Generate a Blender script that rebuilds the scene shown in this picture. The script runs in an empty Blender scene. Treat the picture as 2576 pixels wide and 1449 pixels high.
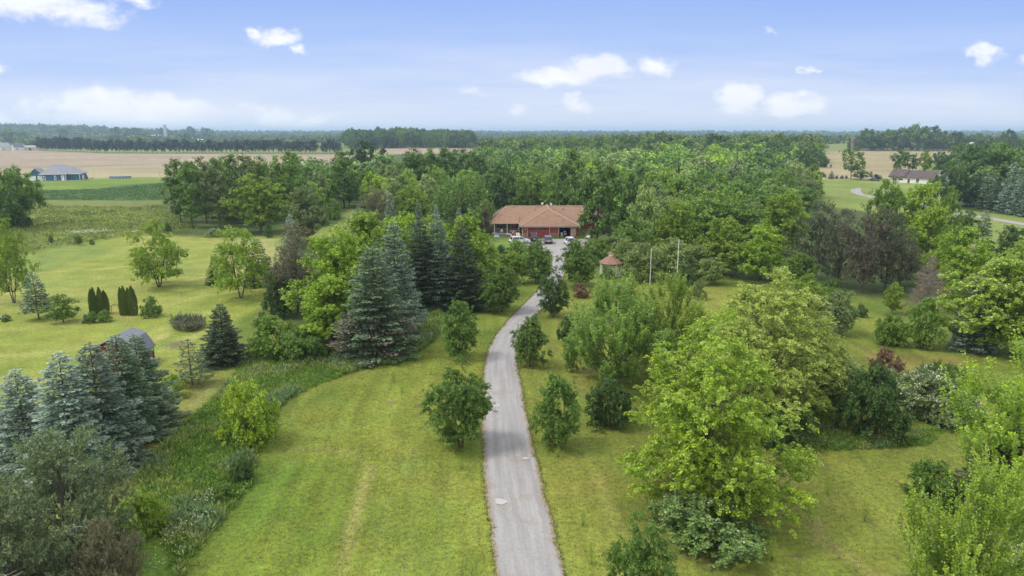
import bpy, math, random
import numpy as np
from mathutils import Vector, Matrix

# ------------------------------------------------------------------ camera
C = bpy.context.scene.collection
SC = bpy.context.scene
F_PX, CX, CY = 1717.0, 1287.5, 724.5
PITCH = math.radians(12.87)
CAM_H = 25.0
SP, CP = math.sin(PITCH), math.cos(PITCH)
cam_d = bpy.data.cameras.new('camera'); cam = bpy.data.objects.new('camera', cam_d); C.objects.link(cam)
cam_d.sensor_width = 36.0; cam_d.lens = 36.0 * F_PX / 2575.0
cam_d.clip_start = 0.5; cam_d.clip_end = 60000.0
cam.location = (0, 0, CAM_H); cam.rotation_euler = (math.pi / 2 - PITCH, 0, 0)
SC.camera = cam

# ------------------------------------------------------------------ light
SC.view_settings.view_transform = 'Standard'; SC.view_settings.look = 'None'
SC.view_settings.gamma = 1.0; SC.view_settings.exposure = 0.60
SC.cycles.use_denoising = True
SC.cycles.max_bounces = 8; SC.cycles.diffuse_bounces = 4; SC.cycles.glossy_bounces = 2
SC.cycles.transmission_bounces = 4; SC.cycles.transparent_max_bounces = 4; SC.cycles.volume_bounces = 1
SUN_DIR = Vector((-0.60, -0.10, 0.92)).normalized()
sd = bpy.data.lights.new('sun', 'SUN'); sun = bpy.data.objects.new('sun', sd); C.objects.link(sun)
sd.energy = 1.5; sd.angle = math.radians(14.0); sd.color = (1.0, 0.95, 0.87)
sun.rotation_euler = (-SUN_DIR).to_track_quat('-Z', 'Y').to_euler()
sun.location = (0, 0, 200)

W = bpy.data.worlds.new('World'); SC.world = W; W.use_nodes = True
nt = W.node_tree; nt.nodes.clear()
def N(tree, typ, **kw):
    n = tree.nodes.new(typ)
    for k, v in kw.items():
        if k.startswith('i_'): n.inputs[int(k[2:])].default_value = v
        else: setattr(n, k, v)
    return n
out = N(nt, 'ShaderNodeOutputWorld'); bg = N(nt, 'ShaderNodeBackground')
nt.links.new(bg.outputs[0], out.inputs[0])
sky = N(nt, 'ShaderNodeTexSky', sky_type='NISHITA', sun_disc=False)
sky.sun_elevation = math.asin(SUN_DIR.z); sky.sun_rotation = math.atan2(SUN_DIR.x, SUN_DIR.y)
sky.altitude = 200; sky.air_density = 1.0; sky.dust_density = 0.6; sky.ozone_density = 2.0
tc = N(nt, 'ShaderNodeTexCoord')
def L(a, b): nt.links.new(a, b)
def vm(op, a, b=None):
    n = N(nt, 'ShaderNodeVectorMath', operation=op)
    for i, x in enumerate((a, b)):
        if x is None: continue
        if hasattr(x, 'links') or hasattr(x, 'is_linked'): L(x, n.inputs[i])
        else: n.inputs[i].default_value = x
    return n.outputs['Value'] if op in ('LENGTH', 'DOT_PRODUCT') else n.outputs[0]
def ma(op, a, b=None, c=None, clamp=False):
    n = N(nt, 'ShaderNodeMath', operation=op); n.use_clamp = clamp
    for i, x in enumerate((a, b, c)):
        if x is None: continue
        if hasattr(x, 'is_linked'): L(x, n.inputs[i])
        else: n.inputs[i].default_value = x
    return n.outputs[0]
gen = tc.outputs['Generated']
sep = N(nt, 'ShaderNodeSeparateXYZ'); L(gen, sep.inputs[0])
yy = ma('MAXIMUM', sep.outputs[1], 0.02)
uu = ma('DIVIDE', sep.outputs[0], yy); vv = ma('DIVIDE', sep.outputs[2], yy)
cmb = N(nt, 'ShaderNodeCombineXYZ'); L(uu, cmb.inputs[0]); L(vv, cmb.inputs[1])
def uvd(px, py):
    a = (px - CX) / F_PX; b = (CY - py) / F_PX
    y = CP - (-b) * 0 + b * SP; y = CP + b * SP; z = -SP + b * CP
    return a / y, z / y
def wnoise(scale, detail, rough, sx=1, sy=1):
    s = vm('MULTIPLY', cmb.outputs[0], (sx, sy, 1))
    n = N(nt, 'ShaderNodeTexNoise', noise_dimensions='3D')
    n.inputs['Scale'].default_value = scale; n.inputs['Detail'].default_value = detail; n.inputs['Roughness'].default_value = rough
    L(s, n.inputs['Vector']); return n
# domain warp for ragged cloud edges
w1 = wnoise(9.0, 5, 0.6, 1, 1.8)
wv = vm('SUBTRACT', w1.outputs['Color'], (0.5, 0.5, 0.5))
wv = vm('MULTIPLY', wv, (0.13, 0.07, 0.0))
P = vm('ADD', cmb.outputs[0], wv)
clouds = [(60, -10, 175, 52, 1.15), (190, 22, 110, 34, 1.0), (350, -8, 60, 16, .7), (700, 86, 68, 26, 1.15), (640, 70, 26, 15, .9), (772, 132, 26, 20, .8),
          (250, 262, 125, 46, 1.35), (400, 278, 140, 44, 1.35), (330, 296, 240, 28, 1.1), (90, 266, 40, 18, .5), (690, 288, 78, 32, 1.35), (770, 300, 95, 26, 1.15),
          (1400, 196, 98, 28, 1.25), (1490, 172, 90, 34, 1.4), (1655, 160, 58, 25, 1.0), (1450, 257, 46, 18, .9), (1295, 273, 32, 15, .8),
          (1865, 247, 68, 27, 1.4), (2010, 264, 80, 24, 1.3), (2478, 128, 42, 26, .95), (2572, 140, 30, 14, .8), (-8, 182, 36, 14, .7),
          (2030, 187, 17, 8, .75), (1940, 90, 20, 8, .5), (10, 312, 60, 26, .8), (1180, 240, 25, 10, .5)]
dens = None
for (px, py, rx, ry, k) in clouds:
    u0, v0 = uvd(px, py); a, b = rx / F_PX * 1.15, ry / F_PX * 1.2
    d = vm('SUBTRACT', P, (u0, v0, 0)); d = vm('MULTIPLY', d, (1 / a, 1 / b, 0))
    q = ma('MULTIPLY_ADD', vm('LENGTH', d), -k, k)
    dens = q if dens is None else ma('MAXIMUM', dens, q)
w2 = wnoise(38.0, 6, 0.62, 1, 1.6)
dens = ma('ADD', dens, ma('MULTIPLY', ma('SUBTRACT', w2.outputs['Fac'], 0.5), 1.1))
mr = N(nt, 'ShaderNodeMapRange', interpolation_type='SMOOTHSTEP'); L(dens, mr.inputs[0])
mr.inputs[1].default_value = -0.05; mr.inputs[2].default_value = 0.8; mr.inputs[3].default_value = 0; mr.inputs[4].default_value = 0.97
# thin veil of high cloud, thicker towards the horizon
w3 = wnoise(2.6, 8, 0.6, 0.7, 6.5)
veil = ma('MULTIPLY', ma('SUBTRACT', w3.outputs['Fac'], 0.38), 3.4, clamp=True)
vh = N(nt, 'ShaderNodeMapRange', interpolation_type='SMOOTHSTEP'); L(vv, vh.inputs[0])
vh.inputs[1].default_value = 0.16; vh.inputs[2].default_value = 0.06; vh.inputs[3].default_value = 0.04; vh.inputs[4].default_value = 0.78
vh2 = N(nt, 'ShaderNodeMapRange', interpolation_type='SMOOTHSTEP'); L(vv, vh2.inputs[0])
vh2.inputs[1].default_value = 0.06; vh2.inputs[2].default_value = 0.0; vh2.inputs[3].default_value = 0.0; vh2.inputs[4].default_value = 0.6
veil = ma('ADD', ma('MULTIPLY', veil, vh.outputs[0]), vh2.outputs[0], clamp=True)
# sky hue as in the photograph (a clear blue with little green-yellow at the horizon)
hue = N(nt, 'ShaderNodeMix', data_type='RGBA', blend_type='MULTIPLY'); hue.inputs[0].default_value = 1.0
L(sky.outputs[0], hue.inputs[6]); hue.inputs[7].default_value = (1.05, .98, 1.16, 1)
# pale blue of the low summer sky: the band of air below about ten degrees
ramp = N(nt, 'ShaderNodeValToRGB'); L(ma('MULTIPLY', vv, 4.0, clamp=True), ramp.inputs[0]); cr_ = ramp.color_ramp
k_ = 1.1 / 8.0
for i_, (p_, c_) in enumerate([(0.0, (4.2, 4.55, 5.5)), (.24, (3.3, 4.0, 5.6)), (.42, (2.6, 3.5, 5.6)), (.72, (1.9, 2.85, 5.4)), (1.0, (1.5, 2.4, 4.9))]):
    e_ = cr_.elements[i_] if i_ < 2 else cr_.elements.new(p_); e_.position = p_; e_.color = (c_[0] * k_, c_[1] * k_, c_[2] * k_, 1)
lowc = vm('MULTIPLY', ramp.outputs[0], (8.0, 8.0, 8.0))
lw = N(nt, 'ShaderNodeMapRange', interpolation_type='SMOOTHSTEP'); L(vv, lw.inputs[0]); lw.inputs[1].default_value = .2; lw.inputs[2].default_value = .6; lw.inputs[3].default_value = 1; lw.inputs[4].default_value = 0
base_ = N(nt, 'ShaderNodeMix', data_type='RGBA'); L(lw.outputs[0], base_.inputs[0]); 
# thin bright cloud deck higher up, out of the picture, that softens the light
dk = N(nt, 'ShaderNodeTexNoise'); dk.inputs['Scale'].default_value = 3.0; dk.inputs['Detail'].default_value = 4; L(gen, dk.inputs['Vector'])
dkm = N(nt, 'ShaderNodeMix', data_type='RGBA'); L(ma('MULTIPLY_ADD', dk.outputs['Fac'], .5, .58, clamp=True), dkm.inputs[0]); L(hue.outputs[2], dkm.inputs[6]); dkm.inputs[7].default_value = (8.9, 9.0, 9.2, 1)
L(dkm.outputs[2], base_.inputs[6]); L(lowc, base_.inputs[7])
vcol = N(nt, 'ShaderNodeMix', data_type='RGBA'); L(veil, vcol.inputs[0]); L(base_.outputs[2], vcol.inputs[6]); vcol.inputs[7].default_value = (5.3, 5.6, 6.35, 1)
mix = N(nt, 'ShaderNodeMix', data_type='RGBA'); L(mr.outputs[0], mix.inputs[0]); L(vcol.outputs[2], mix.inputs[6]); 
shd = N(nt, 'ShaderNodeMix', data_type='RGBA'); L(ma('MULTIPLY', ma('SUBTRACT', w1.outputs['Fac'], .35), 2.6, clamp=True), shd.inputs[0]); shd.inputs[6].default_value = (5.8, 6.0, 6.5, 1); shd.inputs[7].default_value = (7.2, 7.2, 7.2, 1)
L(shd.outputs[2], mix.inputs[7])
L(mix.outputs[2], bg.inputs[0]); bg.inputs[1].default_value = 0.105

# ------------------------------------------------------------------ terrain and pixel unprojection
def sm(x, a, b):
    t = np.clip((x - a) / (b - a), 0, 1); return t * t * (3 - 2 * t)
def terrain(X, Y):
    X = np.asarray(X, float); Y = np.asarray(Y, float)
    z = 9.0 * np.exp(-((X - 190) / 190) ** 2 - ((Y - 640) / 150) ** 2)
    z = z + 8.0 * np.exp(-((X + 230) / 170) ** 2 - ((Y - 1200) / 130) ** 2)
    z = z + 8.0 * np.exp(-((X - 560) / 260) ** 2 - ((Y - 1080) / 110) ** 2)
    z = z + 40.0 * np.exp(-((Y - 2700) / 420) ** 2) * sm(-X, 900, 1900)
    z = z + 14.0 * np.exp(-((Y - 4200) / 700) ** 2)
    return z
def ray(px, py):
    a = (px - CX) / F_PX; b = (CY - py) / F_PX
    return a, CP + b * SP, -SP + b * CP
def at(px, py):
    dx, dy, dz = ray(px, py)
    t = CAM_H / max(-dz, 1e-5); t = min(t, 9000.0)
    if dy * t > 250:                                  # march over the gentle terrain
        ts = np.linspace(250 / dy, 9000 / dy, 9000); f = np.where(CAM_H + dz * ts < terrain(dx * ts, dy * ts))[0]
        if len(f): t = float(ts[f[0]])
    return Vector((dx * t, dy * t, float(terrain(dx * t, dy * t))))
def depth(p): return p.y * CP - (p.z - CAM_H) * SP
def mpx(p): return depth(p) / F_PX          # metres per photo pixel at a point
def z_at_row(Y, row):
    k = (CY - row) / F_PX
    return CAM_H + Y * (k * CP - SP) / (CP + k * SP)

# ------------------------------------------------------------------ mesh helpers
RNG = np.random.default_rng(7)
def make_mesh(name, V, Q, mats, tri=None, mi=None, fattr=None, cattr=None, smooth=False):
    me = bpy.data.meshes.new(name)
    V = np.ascontiguousarray(V, dtype=np.float32); me.vertices.add(len(V)); me.vertices.foreach_set('co', V.ravel())
    Q = np.asarray(Q, dtype=np.int32).reshape(-1, 4); nq = len(Q)
    if tri is not None and len(tri):
        T = np.asarray(tri, dtype=np.int32).reshape(-1, 3)
        idx = np.concatenate([Q.ravel(), T.ravel()]); ls = np.concatenate([np.arange(nq) * 4, nq * 4 + np.arange(len(T)) * 3]); n = nq + len(T)
    else:
        idx = Q.ravel(); ls = np.arange(nq) * 4; n = nq
    me.loops.add(len(idx)); me.loops.foreach_set('vertex_index', idx.astype(np.int32))
    me.polygons.add(n); me.polygons.foreach_set('loop_start', ls.astype(np.int32))
    for m in (mats if isinstance(mats, (list, tuple)) else [mats]): me.materials.append(m)
    if mi is not None: me.polygons.foreach_set('material_index', np.asarray(mi, dtype=np.int32))
    if smooth: me.polygons.foreach_set('use_smooth', np.ones(n, dtype=bool))
    me.update(calc_edges=True)
    for k, a in (fattr or {}).items():
        at_ = me.attributes.new(k, 'FLOAT', 'FACE'); at_.data.foreach_set('value', np.asarray(a, dtype=np.float32))
    for k, (dom, a) in (cattr or {}).items():
        at_ = me.attributes.new(k, 'FLOAT_COLOR', dom); at_.data.foreach_set('color', np.asarray(a, dtype=np.float32).ravel())
    return me
def obj(name, me, parent=None, loc=None, **props):
    o = bpy.data.objects.new(name, me); C.objects.link(o)
    if parent is not None: o.parent = parent
    if loc is not None: o.location = loc
    for k, v in props.items(): o[k] = v
    return o
def thing(name, loc, rz, label, cat, group=None):
    o = bpy.data.objects.new(name, None); C.objects.link(o); o.empty_display_size = 0.3
    o.location = loc; o.rotation_euler = (0, 0, rz); o['label'] = label; o['category'] = cat
    if group: o['group'] = group
    return o
class MB:
    def __init__(s): s.v = []; s.f = []
    def face(s, pts):
        i = len(s.v); s.v += [tuple(p) for p in pts]; s.f.append(tuple(range(i, i + len(pts)))); return s
    def box(s, x0, x1, y0, y1, z0, z1):
        i = len(s.v); s.v += [(x, y, z) for z in (z0, z1) for (x, y) in ((x0, y0), (x1, y0), (x1, y1), (x0, y1))]
        s.f += [(i, i + 3, i + 2, i + 1), (i + 4, i + 5, i + 6, i + 7)] + [(i + k, i + (k + 1) % 4, i + 4 + (k + 1) % 4, i + 4 + k) for k in range(4)]; return s
    def hexa(s, lo, hi):
        i = len(s.v); s.v += [tuple(p) for p in lo] + [tuple(p) for p in hi]; n = len(lo)
        s.f += [tuple(i + k for k in reversed(range(n))), tuple(i + n + k for k in range(n))] + [(i + k, i + (k + 1) % n, i + n + (k + 1) % n, i + n + k) for k in range(n)]; return s
    def prism(s, prof, axis, a, b):      # prof: 2-D outline; axis 'x': outline in (y,z); axis 'y': outline in (x,z)
        if axis == 'x': return s.hexa([(a, p, q) for p, q in prof], [(b, p, q) for p, q in prof])
        return s.hexa([(p, a, q) for p, q in prof], [(p, b, q) for p, q in prof])
    def cyl(s, c, r, h, n=12, axis='z', r2=None):
        r2 = r if r2 is None else r2; lo = []; hi = []
        for k in range(n):
            a = 2 * math.pi * k / n; ca, sa = math.cos(a), math.sin(a)
            if axis == 'z': lo.append((c[0] + r * ca, c[1] + r * sa, c[2])); hi.append((c[0] + r2 * ca, c[1] + r2 * sa, c[2] + h))
            elif axis == 'x': lo.append((c[0], c[1] + r * ca, c[2] + r * sa)); hi.append((c[0] + h, c[1] + r2 * ca, c[2] + r2 * sa))
            else: lo.append((c[0] + r * sa, c[1], c[2] + r * ca)); hi.append((c[0] + r2 * sa, c[1] + h, c[2] + r2 * ca))
        return s.hexa(lo, hi)
    def tube(s, pts, r, n=6):
        pts = [Vector(p) for p in pts]; rr = r if hasattr(r, '__len__') else [r] * len(pts); i0 = len(s.v)
        for j, p in enumerate(pts):
            d = (pts[min(j + 1, len(pts) - 1)] - pts[max(j - 1, 0)]).normalized()
            a = d.cross(Vector((0, 0, 1)) if abs(d.z) < .9 else Vector((1, 0, 0))).normalized(); b = d.cross(a)
            for k in range(n):
                t = 2 * math.pi * k / n; s.v.append(tuple(p + (a * math.cos(t) + b * math.sin(t)) * rr[j]))
        for j in range(len(pts) - 1):
            for k in range(n):
                q = i0 + j * n; s.f.append((q + k, q + (k + 1) % n, q + n + (k + 1) % n, q + n + k))
        s.f.append(tuple(i0 + (len(pts) - 1) * n + k for k in range(n))); return s
    def build(s, name, mat, parent=None, bevel=0, smooth=False, **props):
        me = bpy.data.meshes.new(name); me.from_pydata(s.v, [], s.f); me.materials.append(mat); me.update()
        if smooth: me.polygons.foreach_set('use_smooth', np.ones(len(me.polygons), dtype=bool))
        o = obj(name, me, parent, **props)
        if bevel:
            m = o.modifiers.new('bevel', 'BEVEL'); m.width = bevel; m.segments = 2; m.limit_method = 'ANGLE'
        return o

# ------------------------------------------------------------------ materials
def pmat(name, col, rough=0.7, var=0.12, scale=3.0, metal=0.0, spec=0.3, bump=0.0, stretch=(1, 1, 1), col2=None):
    m = bpy.data.materials.new(name); m.use_nodes = True; t = m.node_tree; b = t.nodes['Principled BSDF']
    b.inputs['Roughness'].default_value = rough; b.inputs['Metallic'].default_value = metal; b.inputs['Specular IOR Level'].default_value = spec
    co = N(t, 'ShaderNodeTexCoord'); mp = N(t, 'ShaderNodeMapping'); mp.inputs['Scale'].default_value = stretch; t.links.new(co.outputs['Object'], mp.inputs[0])
    n = N(t, 'ShaderNodeTexNoise'); n.inputs['Scale'].default_value = scale; n.inputs['Detail'].default_value = 6; n.inputs['Roughness'].default_value = 0.65
    t.links.new(mp.outputs[0], n.inputs['Vector'])
    r = N(t, 'ShaderNodeValToRGB'); r.color_ramp.elements[0].position = 0.3; r.color_ramp.elements[1].position = 0.7
    c2 = col2 or tuple(min(1, c * (1 + var)) for c in col); c1 = tuple(c * (1 - var) for c in col)
    r.color_ramp.elements[0].color = (*c1, 1); r.color_ramp.elements[1].color = (*c2, 1)
    t.links.new(n.outputs['Fac'], r.inputs[0]); t.links.new(r.outputs[0], b.inputs['Base Color'])
    if bump:
        bp = N(t, 'ShaderNodeBump'); bp.inputs['Strength'].default_value = bump; bp.inputs['Distance'].default_value = 0.05
        t.links.new(n.outputs['Fac'], bp.inputs['Height']); t.links.new(bp.outputs[0], b.inputs['Normal'])
    return m
def leafmat(name, src, trans=0.27, tipcol=(1.45, 1.28, 0.95), hv=0.035, vv_=0.45, rough=0.55):
    m = bpy.data.materials.new(name); m.use_nodes = True; t = m.node_tree; b = t.nodes['Principled BSDF']; o = t.nodes['Material Output']
    b.inputs['Roughness'].default_value = rough; b.inputs['Specular IOR Level'].default_value = 0.35
    if src == 'object':
        s = N(t, 'ShaderNodeObjectInfo'); col = s.outputs['Color']
    else:
        s = N(t, 'ShaderNodeAttribute', attribute_name='tint'); col = s.outputs['Color']
    g = N(t, 'ShaderNodeNewGeometry'); isl = g.outputs['Random Per Island']
    wn = N(t, 'ShaderNodeTexWhiteNoise', noise_dimensions='1D'); t.links.new(isl, wn.inputs['W'])
    sp = N(t, 'ShaderNodeSeparateXYZ'); t.links.new(wn.outputs['Color'], sp.inputs[0])
    def M(op, a, bb, c=None):
        n = N(t, 'ShaderNodeMath', operation=op)
        for i, x in enumerate((a, bb, c)):
            if x is None: continue
            if hasattr(x, 'is_linked'): t.links.new(x, n.inputs[i])
            else: n.inputs[i].default_value = x
        return n.outputs[0]
    h = N(t, 'ShaderNodeHueSaturation')
    t.links.new(M('MULTIPLY_ADD', sp.outputs[0], hv, 0.5 - hv / 2), h.inputs['Hue'])
    t.links.new(M('MULTIPLY_ADD', sp.outputs[1], 0.3, 0.85), h.inputs['Saturation'])
    t.links.new(M('MULTIPLY_ADD', sp.outputs[2], vv_ * 1.6, 1 - vv_ * 0.8), h.inputs['Value'])
    t.links.new(col, h.inputs['Color'])
    ta = N(t, 'ShaderNodeAttribute', attribute_name='tip')
    tm = N(t, 'ShaderNodeMix', data_type='RGBA', blend_type='MULTIPLY'); t.links.new(ta.outputs['Fac'], tm.inputs[0])
    t.links.new(h.outputs[0], tm.inputs[6]); tm.inputs[7].default_value = (*tipcol, 1)
    c = tm.outputs[2]
    t.links.new(c, b.inputs['Base Color'])
    tr = N(t, 'ShaderNodeBsdfTranslucent'); t.links.new(c, tr.inputs[0])
    mx = N(t, 'ShaderNodeMixShader'); mx.inputs[0].default_value = trans
    t.links.new(b.outputs[0], mx.inputs[1]); t.links.new(tr.outputs[0], mx.inputs[2]); t.links.new(mx.outputs[0], o.inputs[0])
    return m
M_LEAF = leafmat('leaf', 'object'); M_NEEDLE = leafmat('needle', 'object', trans=0.15, tipcol=(1.5, 1.5, 1.5), hv=0.05, vv_=0.5, rough=0.6)
M_LEAFT = leafmat('leaf_mass', 'attr', trans=0.25); M_GRASS = leafmat('grass_blade', 'attr', trans=0.35, tipcol=(1.35, 1.25, 1.1))
M_BARK = pmat('bark', (0.10, 0.085, 0.065), 0.9, 0.35, 9, bump=0.6, stretch=(1, 1, .25))
M_PALEBARK = pmat('pale_bark', (0.28, 0.25, 0.21), 0.9, 0.3, 9, bump=0.5)
M_BLOSSOM = pmat('blossom', (0.62, 0.62, 0.52), 0.7, 0.15, 20)
# ------------------------------------------------------------------ foliage builders (vectorised)
def nrm(a): return a / (np.linalg.norm(a, axis=-1, keepdims=True) + 1e-9)
def kites(P, D, Nn, Ln, Wd, fold=0.15):
    """leaf shaped quads: base P, long axis D, face normal Nn"""
    S = nrm(np.cross(D, Nn)); U = np.cross(S, D)
    Ln = np.asarray(Ln)[:, None]; Wd = np.asarray(Wd)[:, None]
    mid = P + D * Ln * 0.45 - U * Wd * fold
    V = np.stack([P, mid + S * Wd * 0.5, P + D * Ln, mid - S * Wd * 0.5], 1).reshape(-1, 3)
    Q = np.arange(len(V)).reshape(-1, 4)
    return V, Q
PROF = {
 'round':  ([0, .15, .35, .55, .8, .93, 1], [.45, .8, 1, 1, .75, .45, .12]),
 'maple':  ([0, .12, .3, .5, .75, .9, 1], [.55, .9, 1, .9, .62, .36, .1]),
 'oval':   ([0, .15, .4, .6, .8, .93, 1], [.5, .85, 1, .95, .7, .42, .1]),
 'column': ([0, .1, .3, .6, .85, .95, 1], [.45, .75, .95, 1, .75, .5, .15]),
 'vase':   ([0, .2, .5, .75, .9, 1], [.25, .5, .85, 1, .75, .25]),
 'flat':   ([0, .25, .5, .75, .92, 1], [.75, 1, .97, .75, .5, .15]),
 'shrub':  ([0, .1, .35, .6, .85, 1], [.8, .97, 1, .85, .55, .15]),
 'cone':   ([0, .08, .5, .9, 1], [.8, 1, .62, .22, .04]),
}
def tubes(paths, radii, n=5):
    V = []; Q = []; i0 = 0
    for pts, rr in zip(paths, radii):
        pts = np.asarray(pts, float); m = len(pts)
        d = np.gradient(pts, axis=0); d = nrm(d)
        ref = np.where(np.abs(d[:, 2:3]) < .9, np.array([[0, 0, 1.0]]), np.array([[1.0, 0, 0]]))
        a = nrm(np.cross(d, ref)); b = np.cross(d, a)
        t = np.arange(n) * 2 * math.pi / n
        ring = pts[:, None] + (a[:, None] * np.cos(t)[None, :, None] + b[:, None] * np.sin(t)[None, :, None]) * np.asarray(rr)[:, None, None]
        V.append(ring.reshape(-1, 3))
        k = np.arange(n); k2 = (k + 1) % n
        for j in range(m - 1):
            q = i0 + j * n; Q.append(np.stack([q + k, q + k2, q + n + k2, q + n + k], 1))
        i0 += m * n
    return np.concatenate(V), np.concatenate(Q)
def broad(seed, H, R, clear, prof, ncl, nsh, nlf, leaf, shoot, up=0.8, droop=0.3, stems=1, inner=0.45, needle=False, lobe=0.2, jit=.42, limbr=1.0, trunk=True, spread=0.9):
    """broadleaf crown of shoots; returns (crown V,Q,tip),(wood V,Q)"""
    g = np.random.default_rng(seed)
    zc0 = clear; hc = H - clear
    t = np.linspace(0.01, .99, 200); pr = np.interp(t, *PROF[prof]); pdf = pr ** 1.6 + .08
    tt = g.choice(t, ncl, p=pdf / pdf.sum()) + g.uniform(-.004, .004, ncl)
    ang = np.arange(ncl) * 2.399963 + g.uniform(-.5, .5, ncl)
    p1, p2, p3 = g.uniform(0, 6.28, 3)
    rad = np.interp(tt, *PROF[prof]) * R * (1 + lobe * np.sin(2 * ang + p1 + 3 * tt) + lobe * .8 * np.sin(3 * ang + p2 - 5 * tt)) * (g.uniform(0, 1, ncl) ** inner)
    cen = np.stack([rad * np.cos(ang), rad * np.sin(ang), zc0 + tt * hc], 1)
    # wood
    paths = []; radii = []
    base = []
    for s in range(stems):
        if stems == 1: bx, by, lx, ly = 0, 0, g.normal(0, .02) * H, g.normal(0, .02) * H
        else:
            a = 6.28 * s / stems + g.uniform(-.3, .3); bx, by = .15 * math.cos(a), .15 * math.sin(a); lx, ly = R * .42 * math.cos(a), R * .42 * math.sin(a)
        top = zc0 + hc * (.86 if stems == 1 else .72)
        zz = np.linspace(-.15, top, 9); f = (zz + .15) / (top + .15)
        path = np.stack([bx + lx * f + g.normal(0, .012, 9) * H * f * (1 - f) * 2, by + ly * f + g.normal(0, .012, 9) * H * f * (1 - f) * 2, zz], 1)
        r0 = H * .0155 * limbr / math.sqrt(stems)
        paths.append(path); radii.append(r0 * (1.25 - f) + .012); base.append(path)
    for i in range(ncl):
        st = base[i % stems] if stems == 1 else base[int(np.argmin([np.hypot(*(b[-1, :2] - cen[i, :2])) for b in base]))]
        zr = max(zc0 * .8, cen[i, 2] - hc * .12 - .75 * rad[i]); zr = min(zr, st[-1, 2] - .1)
        b0 = np.array([np.interp(zr, st[:, 2], st[:, 0]), np.interp(zr, st[:, 2], st[:, 1]), zr])
        f = np.linspace(0, 1, 5)[:, None]; e = cen[i] + np.array([0, 0, .1])
        path = b0 + (e - b0) * f + np.array([0, 0, -.28]) * np.linalg.norm(e - b0) * (f * (1 - f)) + g.normal(0, .09, (5, 3)) * np.linalg.norm(e - b0) * f * (1 - f) * 2
        paths.append(path); rb = .005 + .0075 * np.linalg.norm(e - b0) * limbr; radii.append(np.linspace(rb, rb * .25, 5))
    WV, WQ = tubes(paths, radii, 5 if stems > 0 else 4)
    # shoots
    n = ncl * nsh
    ci = np.repeat(np.arange(ncl), nsh)
    out = cen[ci].copy(); out[:, 2] = 0; rl = np.linalg.norm(out, axis=1, keepdims=True); out = out / (rl + .3)
    rc = spread * shoot
    org = cen[ci] + g.normal(0, .5, (n, 3)) * rc * np.array([1, 1, .65])
    dr = nrm(out * .6 + np.array([0, 0, up]) + g.normal(0, jit, (n, 3)))
    sl = shoot * g.uniform(.55, 1.25, n) * (1 + .35 * tt[ci])
    m = n * nlf; si = np.repeat(np.arange(n), nlf)
    s = g.uniform(0.05, 1, m) ** .8
    bend = (s ** 2)[:, None] * np.array([0, 0, -droop]) * sl[si][:, None]
    q = org[si] + dr[si] * (s * sl[si])[:, None] + bend
    rnd = nrm(g.normal(0, 1, (m, 3)))
    if needle:
        D = nrm(rnd + dr[si] * .7); P0 = q; Nn = nrm(g.normal(0, 1, (m, 3))); Ln = leaf * g.uniform(.7, 1.3, m); Wd = Ln * .3
    else:
        radial = nrm(rnd - dr[si] * np.sum(rnd * dr[si], 1, keepdims=True))
        D = nrm(radial * .9 + dr[si] * (.45 if leaf < .45 else .05) + np.array([0, 0, -.35 * droop - .1])); P0 = q + radial * leaf * .25
        Nn = nrm(np.array([0, 0, .95]) + g.normal(0, .5, (m, 3)) + out[ci][si] * .25)
        Ln = leaf * g.uniform(.7, 1.35, m) * (1.1 - .35 * s); Wd = Ln * g.uniform(.6, .85, m)
    V, Q = kites(P0, D, Nn, Ln, Wd)
    tip = np.clip((s - .62) / .38, 0, 1) * np.repeat(np.repeat(g.uniform(.3, 1, ncl), nsh), nlf) * (g.uniform(0, 1, m) < .8)
    return (V, Q, tip), (WV, WQ), H, R
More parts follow.
